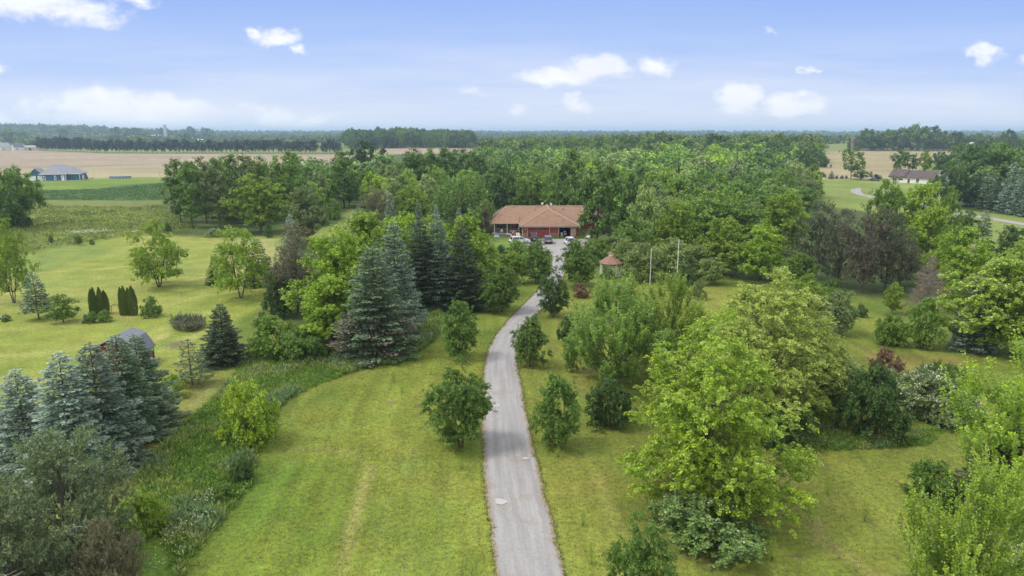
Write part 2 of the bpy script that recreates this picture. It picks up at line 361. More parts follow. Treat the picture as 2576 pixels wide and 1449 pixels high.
def spruce(seed, H, R, whorl=.42, per=8, nn=70, nl=.26, droop=.35, clear=.15, ragged=.12, bare=0.0):
    g = np.random.default_rng(seed); paths = [np.array([[0, 0, -.1], [g.normal(0, .02), 0, H * .5], [0, 0, H]])]; radii = [[H * .014, H * .008, .012]]
    zs = np.arange(clear * 1.0 + .1, H - .15, whorl); PV = []; PD = []; PN = []; PL = []; TIP = []
    for z in zs:
        f = 1 - (z - clear) / (H - clear)
        k = max(4, int(per * (.55 + .6 * f))); a0 = g.uniform(0, 6.28)
        for b in range(k):
            if g.uniform() < bare: continue
            a = a0 + 6.283 * b / k + g.normal(0, .12); Lb = R * (f ** .72) * g.uniform(1 - ragged * 2.2, 1 + ragged) + .12; z0 = z + g.uniform(-.5, .5) * whorl
            dirh = np.array([math.cos(a), math.sin(a), 0.]); sd = np.array([-math.sin(a), math.cos(a), 0.])
            dp = droop * (.4 + .9 * f) - .25 * (1 - f); up = .22
            s5 = np.linspace(0, 1, 4)[:, None]
            cur = lambda s: dirh * (s * Lb) + np.array([0, 0, 1.]) * (-dp * s + (dp * .45 + up * .5) * s * s) * Lb
            paths.append(np.array([0, 0, z0]) + cur(s5)); radii.append(np.linspace(.012 + .012 * Lb, .004, 4))
            m = max(10, int(nn * (Lb / R) ** 1.1))
            s = g.uniform(.12, 1, m) ** .75; tw = (.34 * Lb * (1.05 - s) + .10) * g.uniform(0, 1, m) ** .8; sg = g.choice([-1, 1], m)
            ss = s[:, None]; pc = np.array([0, 0, z0]) + cur(ss)
            side = sd * (sg * tw)[:, None] + dirh * (tw * .5)[:, None]
            P0 = pc + side + np.array([0, 0, 1.]) * (-(tw ** 1.2) * .25 + g.normal(0, .035, m))[:, None]
            D = nrm(dirh * g.uniform(.5, 1.2, (m, 1)) + sd * (sg * g.uniform(.2, 1., m))[:, None] + np.array([0, 0, 1.]) * g.normal(.0, .3, (m, 1)))
            PV.append(P0); PD.append(D); PN.append(nrm(np.array([0, 0, 1.]) + g.normal(0, .45, (m, 3)))); PL.append(nl * g.uniform(.7, 1.3, m)); TIP.append(np.clip(tw / (.34 * Lb * (1.05 - s) + .1), 0, 1) * .5 * s)
    m = 26; PV.append(np.stack([g.normal(0, .04, m), g.normal(0, .04, m), g.uniform(H - .9, H, m)], 1)); PD.append(nrm(g.normal(0, .5, (m, 3)) + np.array([0, 0, .7]))); PN.append(nrm(g.normal(0, 1, (m, 3)))); PL.append(np.full(m, nl * .8)); TIP.append(np.full(m, .5))
    V, Q = kites(np.concatenate(PV), np.concatenate(PD), np.concatenate(PN), np.concatenate(PL), np.concatenate(PL) * .58, .1)
    return (V, Q, np.concatenate(TIP)), tubes(paths, radii, 4), H, R
def arborvitae(seed, H, R, n=9000, leaf=.11):
    g = np.random.default_rng(seed); t = g.uniform(0, 1, n) ** .9; a = g.uniform(0, 6.283, n)
    pr = np.interp(t, [0, .06, .3, .6, .85, 1], [.75, .95, 1, .88, .5, .03]); lob = 1 + .1 * np.sin(3 * a + 4 * t) + .07 * np.sin(7 * a - 9 * t + seed)
    r = R * pr * lob * (1 - .35 * g.uniform(0, 1, n) ** 2)
    P0 = np.stack([r * np.cos(a), r * np.sin(a), t * H], 1); o = np.stack([np.cos(a), np.sin(a), 0 * a], 1)
    D = nrm(o * .35 + np.array([0, 0, 1]) + g.normal(0, .3, (n, 3))); Nn = nrm(o + g.normal(0, .6, (n, 3)))
    V, Q = kites(P0, D, Nn, leaf * g.uniform(.7, 1.6, n), leaf * g.uniform(.4, .7, n))
    return (V, Q, g.uniform(0, .5, n)), tubes([np.array([[0, 0, -.1], [0, 0, H * .9]])], [[.06, .02]], 5), H, R
def deadtree(seed, H, R, ncl=60, nlf=6, leafn=True):
    c, w, _, _ = broad(seed, H, R, H * .12, 'cone', ncl, 10, nlf, .22, .6, up=.3, needle=True)
    g = np.random.default_rng(seed + 5); paths = []; radii = []
    for z in np.arange(H * .08, H * .95, .2):
        f = 1 - z / H
        for k in range(7):
            a = g.uniform(0, 6.28); Lb = R * (f ** .7) * g.uniform(.6, 1.05)
            e = np.array([math.cos(a), math.sin(a), .12]) * Lb; s = np.linspace(0, 1, 4)[:, None]
            main = np.array([0, 0, z]) + e * s + np.array([0, 0, -.15]) * Lb * s * (1 - s)
            paths.append(main); radii.append(np.linspace(.03, .008, 4))
            for q in range(9):
                u = g.uniform(.2, 1); p = np.array([0, 0, z]) + e * u; d = nrm(g.normal(0, 1, 3) + e) * Lb * .3 * g.uniform(.5, 1)
                paths.append(np.stack([p, p + d * .5 + np.array([0, 0, .03]), p + d])); radii.append([.011, .009, .005])
    t = tubes(paths, radii, 3); return c, (np.concatenate([w[0], t[0]]), np.concatenate([w[1], t[1] + len(w[0])])), H, R

PROTO = {}; RAW = {}
def reg(kind, data, leafm, bark):
    pc_ = 97.5 if kind in ('ash', 'spruce_big', 'spruce_mid', 'open_mid') else 94
    (V, Q, tip), (WV, WQ), H, R = data
    top = np.percentile(V[:, 2], 99.8); rr = np.percentile(np.hypot(V[:, 0], V[:, 1]), pc_)
    cm = make_mesh(kind + '_crown', V, Q, leafm, fattr={'tip': tip}); wm = make_mesh(kind + '_trunk', WV, WQ, bark, smooth=True)
    PROTO.setdefault(kind, []).append((cm, wm, top, rr)); RAW.setdefault(kind, []).append((V, Q, tip, top, rr))
def B(kind, seeds, *a, bark=None, leafm=None, **k):
    for s in seeds: reg(kind, broad(s, *a, **k), leafm or M_LEAF, bark or M_BARK)
def S(kind, seeds, *a, **k):
    for s in seeds: reg(kind, spruce(s, *a, **k), M_NEEDLE, M_BARK)
# close trees (30-70 m)
B('maple_big', [11, 12, 13], 13, 5.0, .4, 'maple', 200, 14, 44, .155, .9, up=.95, droop=.45, limbr=.8)
B('maple_tips', [21, 22], 11, 4.6, 1.0, 'maple', 95, 9, 62, .18, 2.1, up=1.9, droop=.12, spread=.42, jit=.25)
B('ash', [31, 32, 33], 6.5, 2.4, .5, 'oval', 85, 13, 40, .14, .62, up=.55, droop=.45, stems=3, lobe=.17)
B('bush', [41, 42, 43], 3.0, 2.3, .1, 'shrub', 80, 12, 24, .14, .42, up=.6, droop=.4, stems=4, trunk=False)
B('pine_old', [51, 52], 10, 5.0, .4, 'shrub', 230, 13, 26, .23, .75, up=.6, droop=.1, needle=True, lobe=.25, leafm=M_NEEDLE, limbr=1.1)
S('spruce_big', [61], 13, 3.3, .38, 9, 220, .22, .30, .2, ragged=.20)
S('spruce_big', [62], 13, 3.3, .42, 10, 230, .22, .55, .1, ragged=.16)
S('spruce_big', [63], 13, 3.3, .34, 9, 200, .22, .40, .3, ragged=.18)
S('spruce_big', [64], 13, 3.3, .36, 10, 220, .21, .48, .1, ragged=.13)
S('spruce_big', [65], 13, 3.3, .44, 9, 230, .24, .34, .2, ragged=.16)
# middle distance (70-170 m)
B('maple_mid', [71, 72, 73, 74], 11, 4.4, 1.3, 'maple', 105, 11, 28, .27, .95, up=.95, droop=.35)
B('tree_mid', [81, 82, 83, 84], 9, 3.6, 1.4, 'oval', 90, 9, 25, .25, .8, up=.7, droop=.35, lobe=.26)
B('open_mid', [91, 92, 93], 9, 4.6, 1.6, 'maple', 75, 10, 26, .24, .95, up=.45, droop=.3, stems=3, lobe=.3, inner=.35)
B('bush_mid', [101, 102, 103], 3, 2.2, .1, 'shrub', 50, 9, 13, .24, .45, up=.6, stems=4)
B('pine_mid', [111, 112, 113], 12, 4.2, 1.5, 'oval', 95, 10, 14, .36, .8, up=.4, droop=.1, needle=True, leafm=M_NEEDLE, lobe=.3)
S('spruce_mid', [121, 122, 123], 10, 2.3, .38, 8, 55, .32, .35, .2)
S('spruce_clear', [127, 128], 7, 1.8, .34, 8, 55, .27, .3, 1.5)
S('spruce_lean', [125, 126], 6, 1.7, .38, 6, 36, .24, .1, .5, ragged=.25)
# far (170-500 m)
B('tree_far', [131, 132, 133, 134, 135], 13, 4.6, 1.5, 'oval', 60, 8, 13, .60, .95, up=.6, droop=.3, lobe=.28)
B('round_far', [141, 142, 143, 144], 12, 6.0, 1.5, 'round', 75, 8, 13, .60, .95, up=.5, droop=.3, lobe=.3)
B('poplar_far', [151, 152, 153, 154], 18, 3.6, 2.5, 'column', 85, 9, 12, .5, 1.0, up=1.2, droop=.3, lobe=.3, limbr=.7)
B('flat_far', [161, 162], 9, 8.5, .8, 'flat', 90, 9, 8, .55, 1.3, up=.3, droop=.2, lobe=.12)
S('spruce_far', [165, 166], 14, 3.6, .7, 8, 32, .75, .35, .3)
B('lone_far', [168, 169], 13, 6, 3.6, 'round', 34, 8, 9, .75, 1.2, up=.5, droop=.3, lobe=.3)
# very far
B('crown_low', [171, 172, 173, 174], 12, 6.0, .6, 'round', 30, 5, 7, 1.3, 1.25, up=.5, droop=.2, lobe=.3)
B('pine_row', [181, 182, 183], 15, 4.6, 3.6, 'oval', 22, 5, 5, 1.7, 1.6, up=.3, droop=.1, lobe=.25)
for s in (191, 192): reg('arborvitae', arborvitae(s, 4.2, .62), M_LEAF, M_BARK)
for s in (195,): reg('dead_tree', deadtree(s, 9, 4.2), M_NEEDLE, M_PALEBARK)
B('wild', [198], 3.2, 2.2, .2, 'shrub', 30, 8, 9, .13, .7, up=.6, stems=5)

PAL = {'Y': (.275, .415, .045), 'Y2': (.25, .37, .045), 'YO': (.305, .42, .075), 'G': (.145, .25, .048), 'G2': (.19, .31, .052), 'GD': (.100, .180, .045), 'VB': (.185, .285, .085), 'D': (.062, .115, .040),
       'B': (.275, .365, .275), 'B2': (.205, .28, .19), 'K': (.095, .14, .072), 'K2': (.175, .25, .135), 'O': (.26, .35, .105), 'O2': (.18, .25, .085), 'N': (.135, .125, .080),
       'NB': (.185, .175, .092), 'PO': (.17, .225, .10), 'S': (.25, .34, .13), 'R': (.22, .15, .09), 'PK': (.30, .20, .15), 'FB': (.042, .075, .055), 'KK': (.095, .115, .060), 'AV': (.125, .185, .038)}
TREES = []
_last = {}
def tree(name, kind, bx, by, ty, w, col, label, group=None, cat='tree', base=None, hgt=None, wid=None, rz=None, lean=None):
    p = base if base is not None else at(bx, by)
    h = hgt if hgt is not None else max(.4, z_at_row(p.y, ty) - p.z)
    wd = wid if wid is not None else w * mpx(p)
    pr = PROTO[kind]; i = (_last.get(kind, -1) + 1) % len(pr); _last[kind] = i
    cm, wm, H0, R0 = pr[i]
    seed = len(TREES) * 7919 % 1000 / 1000.0
    o = thing(name, p, rz if rz is not None else seed * 6.283, label, cat, group)
    o.scale = (wd / 2 / R0, wd / 2 / R0, h / H0)
    if lean: o.rotation_euler[0], o.rotation_euler[1] = lean
    c = obj('crown', cm, o); t = obj('trunk', wm, o)
    k = PAL[col] if isinstance(col, str) else col
    j = 1 + .10 * math.sin(len(TREES) * 2.3); c.color = (k[0] * j, k[1] * j, k[2] * j, 1)
    TREES.append((p.x, p.y, wd / 2)); return o
# ------------------------------------------------------------------ ground
def wpoly(px):
    return np.array([[p.x, p.y] for p in (at(x, y) for x, y in px)])
def sdf(P, poly):
    """signed distance (negative inside) of points P to polygon"""
    n = len(poly); d = np.full(len(P), 1e18); ins = np.zeros(len(P), bool)
    for i in range(n):
        a = poly[i]; b = poly[(i + 1) % n]; e = b - a; w = P - a
        t = np.clip((w @ e) / (e @ e + 1e-12), 0, 1); d = np.minimum(d, ((w - t[:, None] * e) ** 2).sum(1))
        c = ((a[1] <= P[:, 1]) & (b[1] > P[:, 1])) | ((b[1] <= P[:, 1]) & (a[1] > P[:, 1]))
        with np.errstate(divide='ignore', invalid='ignore'):
            xi = a[0] + (P[:, 1] - a[1]) / (b[1] - a[1] + 1e-12) * e[0]
        ins ^= c & (P[:, 0] < xi)
    return np.where(ins, -1, 1) * np.sqrt(d)
def vnoise(X, Y, s, seed=0):
    """smooth value noise 0..1"""
    x = X / s; y = Y / s; xi = np.floor(x).astype(np.int64); yi = np.floor(y).astype(np.int64); fx = x - xi; fy = y - yi
    fx = fx * fx * (3 - 2 * fx); fy = fy * fy * (3 - 2 * fy)
    def h(a, b):
        v = (a * 374761393 + b * 668265263 + seed * 974634777) & 0x7fffffff; v = ((v ^ (v >> 13)) * 1274126177) & 0x7fffffff
        return ((v ^ (v >> 16)) & 0xffff) / 65535.0
    return (h(xi, yi) * (1 - fx) + h(xi + 1, yi) * fx) * (1 - fy) + (h(xi, yi + 1) * (1 - fx) + h(xi + 1, yi + 1) * fx) * fy
def fbm(X, Y, s, seed=0, o=3):
    return sum(vnoise(X, Y, s / 2 ** k, seed + k) / 2 ** k for k in range(o)) / sum(1 / 2 ** k for k in range(o))

ys = list(np.arange(-60, 14, 2.0)); y = 14.0
while y < 45000: ys.append(y); y *= 1.011 if y < 1500 else 1.03
ys = np.array(ys); nc = 700
uu_ = np.linspace(-1, 1, nc)
XX = uu_[None, :] * (np.maximum(ys, 0) * 1.05 + 60)[:, None]; YY = np.repeat(ys[:, None], nc, 1)
GX, GY = XX.ravel(), YY.ravel(); GZ = terrain(GX, GY)
GP = np.stack([GX, GY], 1)
col = np.tile(np.array([.125, .17, .036]), (len(GX), 1))
n1 = fbm(GX, GY, 14, 1); n2 = fbm(GX, GY, 3.2, 5); n3 = fbm(GX, GY, 60, 9)
def paint(px, c, soft=.4, wob=.6, c2=None, ns=None, k=1.0):
    global col
    poly = wpoly(px); lo = poly.min(0) - 3 * soft - 2; hi = poly.max(0) + 3 * soft + 2
    m = np.where((GX > lo[0]) & (GX < hi[0]) & (GY > lo[1]) & (GY < hi[1]))[0]
    if not len(m): return
    d = sdf(GP[m], poly) + (n2[m] - .5) * 2 * wob
    a = np.clip(.5 - d / (2 * soft), 0, 1)[:, None] * k
    cc = np.array(c)[None, :]
    if c2 is not None:
        q = np.clip((ns[m] - .35) / .3, 0, 1)[:, None]; cc = cc * (1 - q) + np.array(c2)[None, :] * q
    col[m] = col[m] * (1 - a) + cc * a
def stroke(px, c, w, soft=.5, k=.7, wob=.3):
    global col
    L_ = wpoly(px); lo = L_.min(0) - w - 3; hi = L_.max(0) + w + 3
    m = np.where((GX > lo[0]) & (GX < hi[0]) & (GY > lo[1]) & (GY < hi[1]))[0]; d = np.full(len(m), 1e9); P = GP[m]
    for i in range(len(L_) - 1):
        a = L_[i]; e = L_[i + 1] - a; t = np.clip(((P - a) @ e) / (e @ e), 0, 1); d = np.minimum(d, np.sqrt(((P - a - t[:, None] * e) ** 2).sum(1)))
    d = d + (n2[m] - .5) * 2 * wob
    a = np.clip(.5 - (d - w / 2) / (2 * soft), 0, 1)[:, None] * k * (.55 + .6 * n1[m])[:, None]
    col[m] = col[m] * (1 - a) + np.array(c) * a
# far countryside: patchwork of crops and pasture
far = GY > 880
cell = np.floor(GX[far] / 420 + .3 * np.sin(GY[far] / 300)) * 7 + np.floor(GY[far] / 260) * 13
hv = (np.sin(cell * 12.9898) * 43758.5453) % 1
pc = np.array([[.13, .185, .06], [.16, .20, .075], [.10, .15, .055], [.27, .25, .15], [.14, .19, .06], [.12, .17, .06]])
col[far] = pc[(hv * 6).astype(int)]
TAN = (.285, .24, .18); TAN2 = (.275, .25, .165)
paint([(-900, 374), (0, 376), (100, 378.5), (250, 385.5), (860, 388), (1000, 389), (1000, 420), (700, 436), (430, 446), (230, 452), (60, 458), (-900, 470)], TAN, 2, 1, (.25, .215, .17), fbm(GX * .15, GY, 30, 3))
paint([(-900, 440), (0, 425), (210, 421), (440, 411), (760, 405), (900, 410), (600, 440), (430, 446), (230, 452), (60, 458), (-900, 470)], TAN2, 2, 1, (.31, .285, .185), fbm(GX * .1, GY, 20, 4))
stroke([(-300, 428), (0, 424), (210, 420), (300, 416), (440, 411), (600, 408)], (.10, .14, .05), 5, 1, 1)
stroke([(-300, 392), (0, 395), (300, 399), (500, 402)], (.45, .41, .30), 2.5, 1, .9)
paint([(950, 371), (1210, 371), (1210, 402), (900, 402)], TAN, 2, 1)
paint([(1980, 447), (2000, 420), (2055, 381), (2430, 377), (2460, 386), (2330, 420), (2240, 452), (2140, 453), (2040, 452)], (.30, .265, .17), 2, 1, (.26, .235, .14), fbm(GX * .12, GY, 16, 6))
stroke([(2245, 413), (2285, 413)], (.12, .14, .06), 4, 1, 1)
paint([(-600, 458), (60, 456), (290, 447), (500, 445), (500, 458), (330, 464), (240, 476), (95, 480), (-600, 492)], (.125, .20, .035), 1.5, .6, (.155, .225, .045), n1)
paint([(-600, 492), (95, 479), (250, 474), (330, 463), (480, 455), (520, 505), (300, 507), (90, 504), (-600, 506)], (.062, .118, .040), 2, 1, (.085, .150, .052), fbm(GX * .25, GY, 9, 12))
paint([(-600, 505), (90, 503), (300, 506), (520, 504), (560, 600), (430, 592), (330, 594), (230, 611), (60, 640), (-600, 660)], (.125, .165, .045), 1.5, 1, (.165, .215, .048), n2)
paint([(-600, 506), (300, 507), (520, 506), (520, 524), (100, 522), (-600, 530)], (.15, .165, .065), 3, 2, (.17, .17, .075), n1, .45)
LAWN = (.135, .190, .034); LAWN2 = (.185, .225, .042)
paint([(-600, 660), (60, 642), (230, 611), (330, 593), (430, 591), (560, 596), (690, 594), (745, 640), (700, 700), (690, 760), (600, 800), (560, 900), (620, 900), (590, 960), (470, 1085), (340, 1200), (250, 1350), (100, 1460), (-800, 1700)], (.235, .275, .072), .8, .5, (.200, .245, .052), n1)
paint([(-600, 640), (60, 640), (230, 613), (330, 615), (100, 690), (-600, 760)], (.155, .215, .055), 1.5, .8, (.17, .23, .06), n2, .85)
paint([(560, 600), (700, 598), (740, 640), (640, 700), (560, 660)], (.33, .32, .15), 3, 1.5, k=.6)
for k in range(10):
    stroke([(-300, 665 + 34 * k + 6 * (k % 3)), (60, 655 + 34 * k), (300, 640 + 32 * k), (520, 632 + 22 * k)], (.30, .325, .11) if k % 2 else (.17, .23, .045), 1.4, .8, .75)
paint([(470, 960), (560, 930), (600, 960), (480, 1080), (340, 1210), (250, 1350), (200, 1330), (330, 1150), (420, 1060)], (.18, .215, .045), .8, .5, (.215, .21, .065), n2, .9)
stroke([(440, 1060), (500, 1010), (545, 965)], (.27, .26, .10), .8, .4, .8)
stroke([(392, 858), (425, 838)], (.33, .31, .13), 1.0, .4, .8)
paint([(415, 865), (460, 855), (470, 870), (430, 880)], (.15, .15, .08), .6, .3)
# main lawns on both sides of the drive
paint([(1100, 850), (1060, 880), (1030, 905), (1000, 917), (935, 922), (880, 938), (830, 957), (760, 985), (715, 1010), (695, 1040), (690, 1090), (640, 1150), (640, 1214), (500, 1376), (440, 1500), (300, 1900), (1400, 2200), (1252, 1449), (1214, 1100), (1218, 930), (1260, 820), (1350, 735), (1380, 690), (1300, 700), (1200, 780)], LAWN, .15, .12, LAWN2, n1)
paint([(1420, 690), (1376, 770), (1300, 870), (1300, 900), (1330, 1080), (1420, 1449), (1700, 2200), (3300, 1900), (2900, 1100), (2700, 960), (2400, 870), (2150, 760), (1950, 720), (1700, 725), (1500, 705)], (.140, .180, .034), .4, .3, (.178, .208, .044), n1)
paint([(560, 1330), (640, 1214), (700, 1180), (860, 1150), (900, 1200), (870, 1300), (840, 1449), (800, 1600), (450, 1600)], (.118, .185, .030), 1.0, .6, (.155, .215, .036), n2, .85)
for k in range(7):
    o = 75 * k; stroke([(840 + o * 1.15, 1500), (862 + o * 1.05, 1420), (892 + o, 1300), (915 + o * .8, 1225), (935 + o * .55, 1180 - k * 4)], (.270, .255, .095) if k == 0 else (.205, .235, .060), .55 if k else .8, .35, .85 if k == 0 else .45)
stroke([(935, 1190), (900, 1148), (840, 1132), (760, 1128), (700, 1135)], (.225, .235, .075), .7, .4, .7)
stroke([(700, 1060), (760, 1000), (850, 955), (960, 935), (1060, 930), (1110, 960)], (.215, .235, .060), 1.2, .7, .5)
stroke([(1932, 1150), (1985, 1239), (2044, 1301), (2070, 1360), (2215, 1460), (2330, 1540)], (.250, .235, .090), .8, .4, .85)
stroke([(1960, 1130), (2050, 1240), (2150, 1290), (2260, 1330), (2330, 1400)], (.215, .225, .065), .7, .4, .6)
stroke([(1500, 1190), (1560, 1330), (1700, 1395), (1850, 1380), (1960, 1290), (1960, 1190)], (.20, .20, .065), 1.1, .6, .55)
stroke([(2000, 1140), (2120, 1110), (2240, 1130), (2330, 1200)], (.20, .22, .06), 1.2, .6, .5)
stroke([(2120, 1200), (2180, 1180), (2260, 1215), (2290, 1290)], (.20, .22, .06), .8, .5, .5)
stroke([(1480, 1000), (1450, 960), (1480, 930), (1560, 950)], (.22, .22, .075), 1.0, .5, .6)
for (x, y, r) in [(1700, 1372, .28), (2112, 1175, .18), (2072, 1170, .15), (2270, 1452, .3), (2001, 1400, .2), (2060, 1160, .12), (2305, 1116, .3), (1796, 1420, .35), (2090, 1477, .3), (2112, 1392, .2), (1055, 1018, .3), (985, 1012, .25), (1610, 1375, .2)]:
    q = 6; stroke([(x - q, y), (x + q, y)], (.12, .10, .075), r * 1.6, .12, 1, .1)
paint([(1000, 1160), (1040, 1130), (1075, 1140), (1060, 1180), (1030, 1200)], (.085, .165, .055), .8, .5, k=.4)
paint([(2150, 870), (2240, 890), (2420, 900), (2420, 960), (2300, 950), (2200, 920)], (.19, .17, .055), .8, .6, k=.7)
# rough ground and wood floor
WEED = [(1100, 850), (1060, 880), (1030, 905), (1000, 917), (935, 922), (880, 938), (830, 957), (760, 985), (715, 1010), (695, 1040), (690, 1090), (640, 1150), (640, 1214), (500, 1376), (455, 1460), (300, 1620), (150, 1560), (262, 1339), (350, 1200), (387, 1149), (475, 1061), (575, 974), (625, 890), (700, 870), (800, 850), (900, 860), (1000, 850), (1060, 790), (1110, 780)]
paint(WEED, (.125, .205, .036), .3, .2, (.18, .26, .048), n2)
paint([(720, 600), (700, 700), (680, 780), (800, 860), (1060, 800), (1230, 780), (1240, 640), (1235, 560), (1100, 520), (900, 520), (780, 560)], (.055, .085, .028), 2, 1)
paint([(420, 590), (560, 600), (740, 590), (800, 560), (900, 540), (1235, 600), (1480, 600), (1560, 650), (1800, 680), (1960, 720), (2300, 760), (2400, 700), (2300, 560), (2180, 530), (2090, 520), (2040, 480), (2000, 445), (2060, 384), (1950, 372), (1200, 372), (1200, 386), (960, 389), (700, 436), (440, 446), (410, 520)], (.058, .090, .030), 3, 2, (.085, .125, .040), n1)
paint([(760, 590), (860, 560), (880, 525), (905, 540), (880, 590), (820, 610)], (.17, .21, .055), 1.5, 1)
paint([(2040, 455), (2130, 452), (2250, 454), (2380, 470), (2410, 524), (2576, 548), (2800, 575), (2800, 690), (2500, 680), (2440, 620), (2300, 560), (2180, 532), (2090, 520), (2050, 480)], (.155, .215, .058), 1, .6, (.185, .235, .07), n1)
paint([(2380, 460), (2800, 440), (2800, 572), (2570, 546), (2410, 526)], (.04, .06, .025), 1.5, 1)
paint([(1238, 612), (1290, 605), (1330, 604), (1320, 640), (1250, 640)], (.12, .20, .04), .6, .4)
col *= (.86 + .28 * n3)[:, None] * (.90 + .2 * n1)[:, None]
col *= np.array([1.09, 1.04, .95])
# mowing streaks and dry patches
lw_ = np.clip((115 - GY) / 30, 0, 1); mow1 = fbm(GX + .06 * GY + 1.2 * n1, GY * .05, .75, 41, 2) - .5; mow2 = fbm(GX * .04, GY + .12 * GX + 3 * n3, 1.0, 43, 3) - .5
isL = np.clip((-GX - 22) / 8, 0, 1); st_ = mow1 * (1 - isL) * lw_ + mow2 * isL
dry = np.clip((fbm(GX, GY, 4.5, 47, 4) - .52) * 5, 0, 1)[:, None] * .38 * (GY < 170)[:, None]; lush = np.clip((fbm(GX, GY, 6, 53, 4) - .54) * 5, 0, 1)[:, None] * .5 * (GY < 170)[:, None]
col *= (1 + (.5 - .2 * isL) * st_ * (GY < 170))[:, None]
col = col * (1 - dry) + col * np.array([1.28, 1.08, 1.25]) * dry; col = col * (1 - lush) + col * np.array([.66, .86, .85]) * lush

nr = len(ys); i = np.arange(nr - 1)[:, None] * nc + np.arange(nc - 1)[None, :]; i = i.ravel()
GQ = np.stack([i, i + 1, i + nc + 1, i + nc], 1)
mg = bpy.data.materials.new('grassland'); mg.use_nodes = True; t = mg.node_tree; b = t.nodes['Principled BSDF']
b.inputs['Roughness'].default_value = .9; b.inputs['Specular IOR Level'].default_value = .1
a_ = N(t, 'ShaderNodeAttribute', attribute_name='albedo'); co = N(t, 'ShaderNodeTexCoord')
def nz(scale, detail, rough, st=(1, 1, 1)):
    mp = N(t, 'ShaderNodeMapping'); mp.inputs['Scale'].default_value = st; t.links.new(co.outputs['Object'], mp.inputs[0])
    n = N(t, 'ShaderNodeTexNoise'); n.inputs['Scale'].default_value = scale; n.inputs['Detail'].default_value = detail; n.inputs['Roughness'].default_value = rough
    t.links.new(mp.outputs[0], n.inputs['Vector']); return n
f1 = nz(2.6, 8, .72); f2 = nz(.32, 7, .6); f3 = nz(9, 4, .7, (1, .35, 1))
def tm(op, a, b_, c_=None):
    n = N(t, 'ShaderNodeMath', operation=op)
    for k, x in enumerate((a, b_, c_)):
        if x is None: continue
        if hasattr(x, 'is_linked'): t.links.new(x, n.inputs[k])
        else: n.inputs[k].default_value = x
    return n.outputs[0]
val = tm('ADD', tm('MULTIPLY', f1.outputs['Fac'], 2.4), tm('MULTIPLY', f2.outputs['Fac'], .8)); val = tm('ADD', val, tm('MULTIPLY', f3.outputs['Fac'], .45)); val = tm('SUBTRACT', val, .81)
hs = N(t, 'ShaderNodeHueSaturation'); t.links.new(a_.outputs['Color'], hs.inputs['Color']); t.links.new(val, hs.inputs['Value'])
t.links.new(tm('MULTIPLY_ADD', f2.outputs['Color'], .07, .465), hs.inputs['Hue']); t.links.new(tm('MULTIPLY_ADD', f1.outputs['Fac'], .5, .75), hs.inputs['Saturation'])
t.links.new(hs.outputs[0], b.inputs['Base Color'])
bp = N(t, 'ShaderNodeBump'); bp.inputs['Strength'].default_value = .55; bp.inputs['Distance'].default_value = .18; t.links.new(f1.outputs['Fac'], bp.inputs['Height']); t.links.new(bp.outputs[0], b.inputs['Normal'])
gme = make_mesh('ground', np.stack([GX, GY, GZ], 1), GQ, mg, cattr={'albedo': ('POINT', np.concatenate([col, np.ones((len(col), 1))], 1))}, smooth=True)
obj('ground', gme, kind='structure')

# ------------------------------------------------------------------ roads
def road(name, pairs, matr, z=.03, sub=10, nx=14, seed=0, rag=.12, smoothit=True):
    Lp = np.array([[at(l, yy).x, at(l, yy).y] for yy, l, r in pairs]); Rp = np.array([[at(r, yy).x, at(r, yy).y] for yy, l, r in pairs])
    n = len(pairs); s = np.arange(n); f = np.linspace(0, n - 1, (n - 1) * sub + 1)
    def cr(A):
        o = []
        for v in f:
            i1 = min(int(v), n - 2); u = v - i1; p0 = A[max(i1 - 1, 0)]; p1 = A[i1]; p2 = A[i1 + 1]; p3 = A[min(i1 + 2, n - 1)]
            o.append(.5 * ((2 * p1) + (-p0 + p2) * u + (2 * p0 - 5 * p1 + 4 * p2 - p3) * u * u + (-p0 + 3 * p1 - 3 * p2 + p3) * u ** 3))
        return np.array(o)
    A = cr(Lp); Bq = cr(Rp); m = len(A); g = np.random.default_rng(seed); w = nrm(Bq - A)
    lng = np.concatenate([[0], np.cumsum(np.linalg.norm(np.diff((A + Bq) / 2, axis=0), axis=1))])
    A = A - w * (rag * (vnoise(lng, lng * 0, .9, seed) + .8 * vnoise(lng, lng * 0, .35, seed + 3) - .9))[:, None]; Bq = Bq + w * (rag * (vnoise(lng, lng * 0, .9, seed + 1) + .8 * vnoise(lng, lng * 0, .35, seed + 4) - .9))[:, None]
    u = np.linspace(0, 1, nx); P = A[:, None] * (1 - u)[None, :, None] + Bq[:, None] * u[None, :, None]
    V = np.concatenate([P.reshape(-1, 2), np.full((m * nx, 1), z)], 1); V[:, 2] += np.tile(.03 * (1 - (2 * u - 1) ** 2), m)
    i = (np.arange(m - 1)[:, None] * nx + np.arange(nx - 1)[None, :]).ravel(); Q = np.stack([i, i + 1, i + nx + 1, i + nx], 1)
    uvc = np.stack([np.tile(u, m), np.repeat(lng, nx), 0 * V[:, 0], 1 + 0 * V[:, 0]], 1)
    me = make_mesh(name, V, Q, matr, cattr={'uvl': ('POINT', uvc)}, smooth=True)
    return obj(name, me, kind='structure'), A, Bq
mr_ = bpy.data.materials.new('gravel_road'); mr_.use_nodes = True; t = mr_.node_tree; b = t.nodes['Principled BSDF']; b.inputs['Roughness'].default_value = .92; b.inputs['Specular IOR Level'].default_value = .2
a_ = N(t, 'ShaderNodeAttribute', attribute_name='uvl'); co = N(t, 'ShaderNodeTexCoord')
spx = N(t, 'ShaderNodeSeparateXYZ'); t.links.new(a_.outputs['Vector'], spx.inputs[0])
st = N(t, 'ShaderNodeVectorMath', operation='MULTIPLY'); t.links.new(a_.outputs['Vector'], st.inputs[0]); st.inputs[1].default_value = (9, .10, 1)
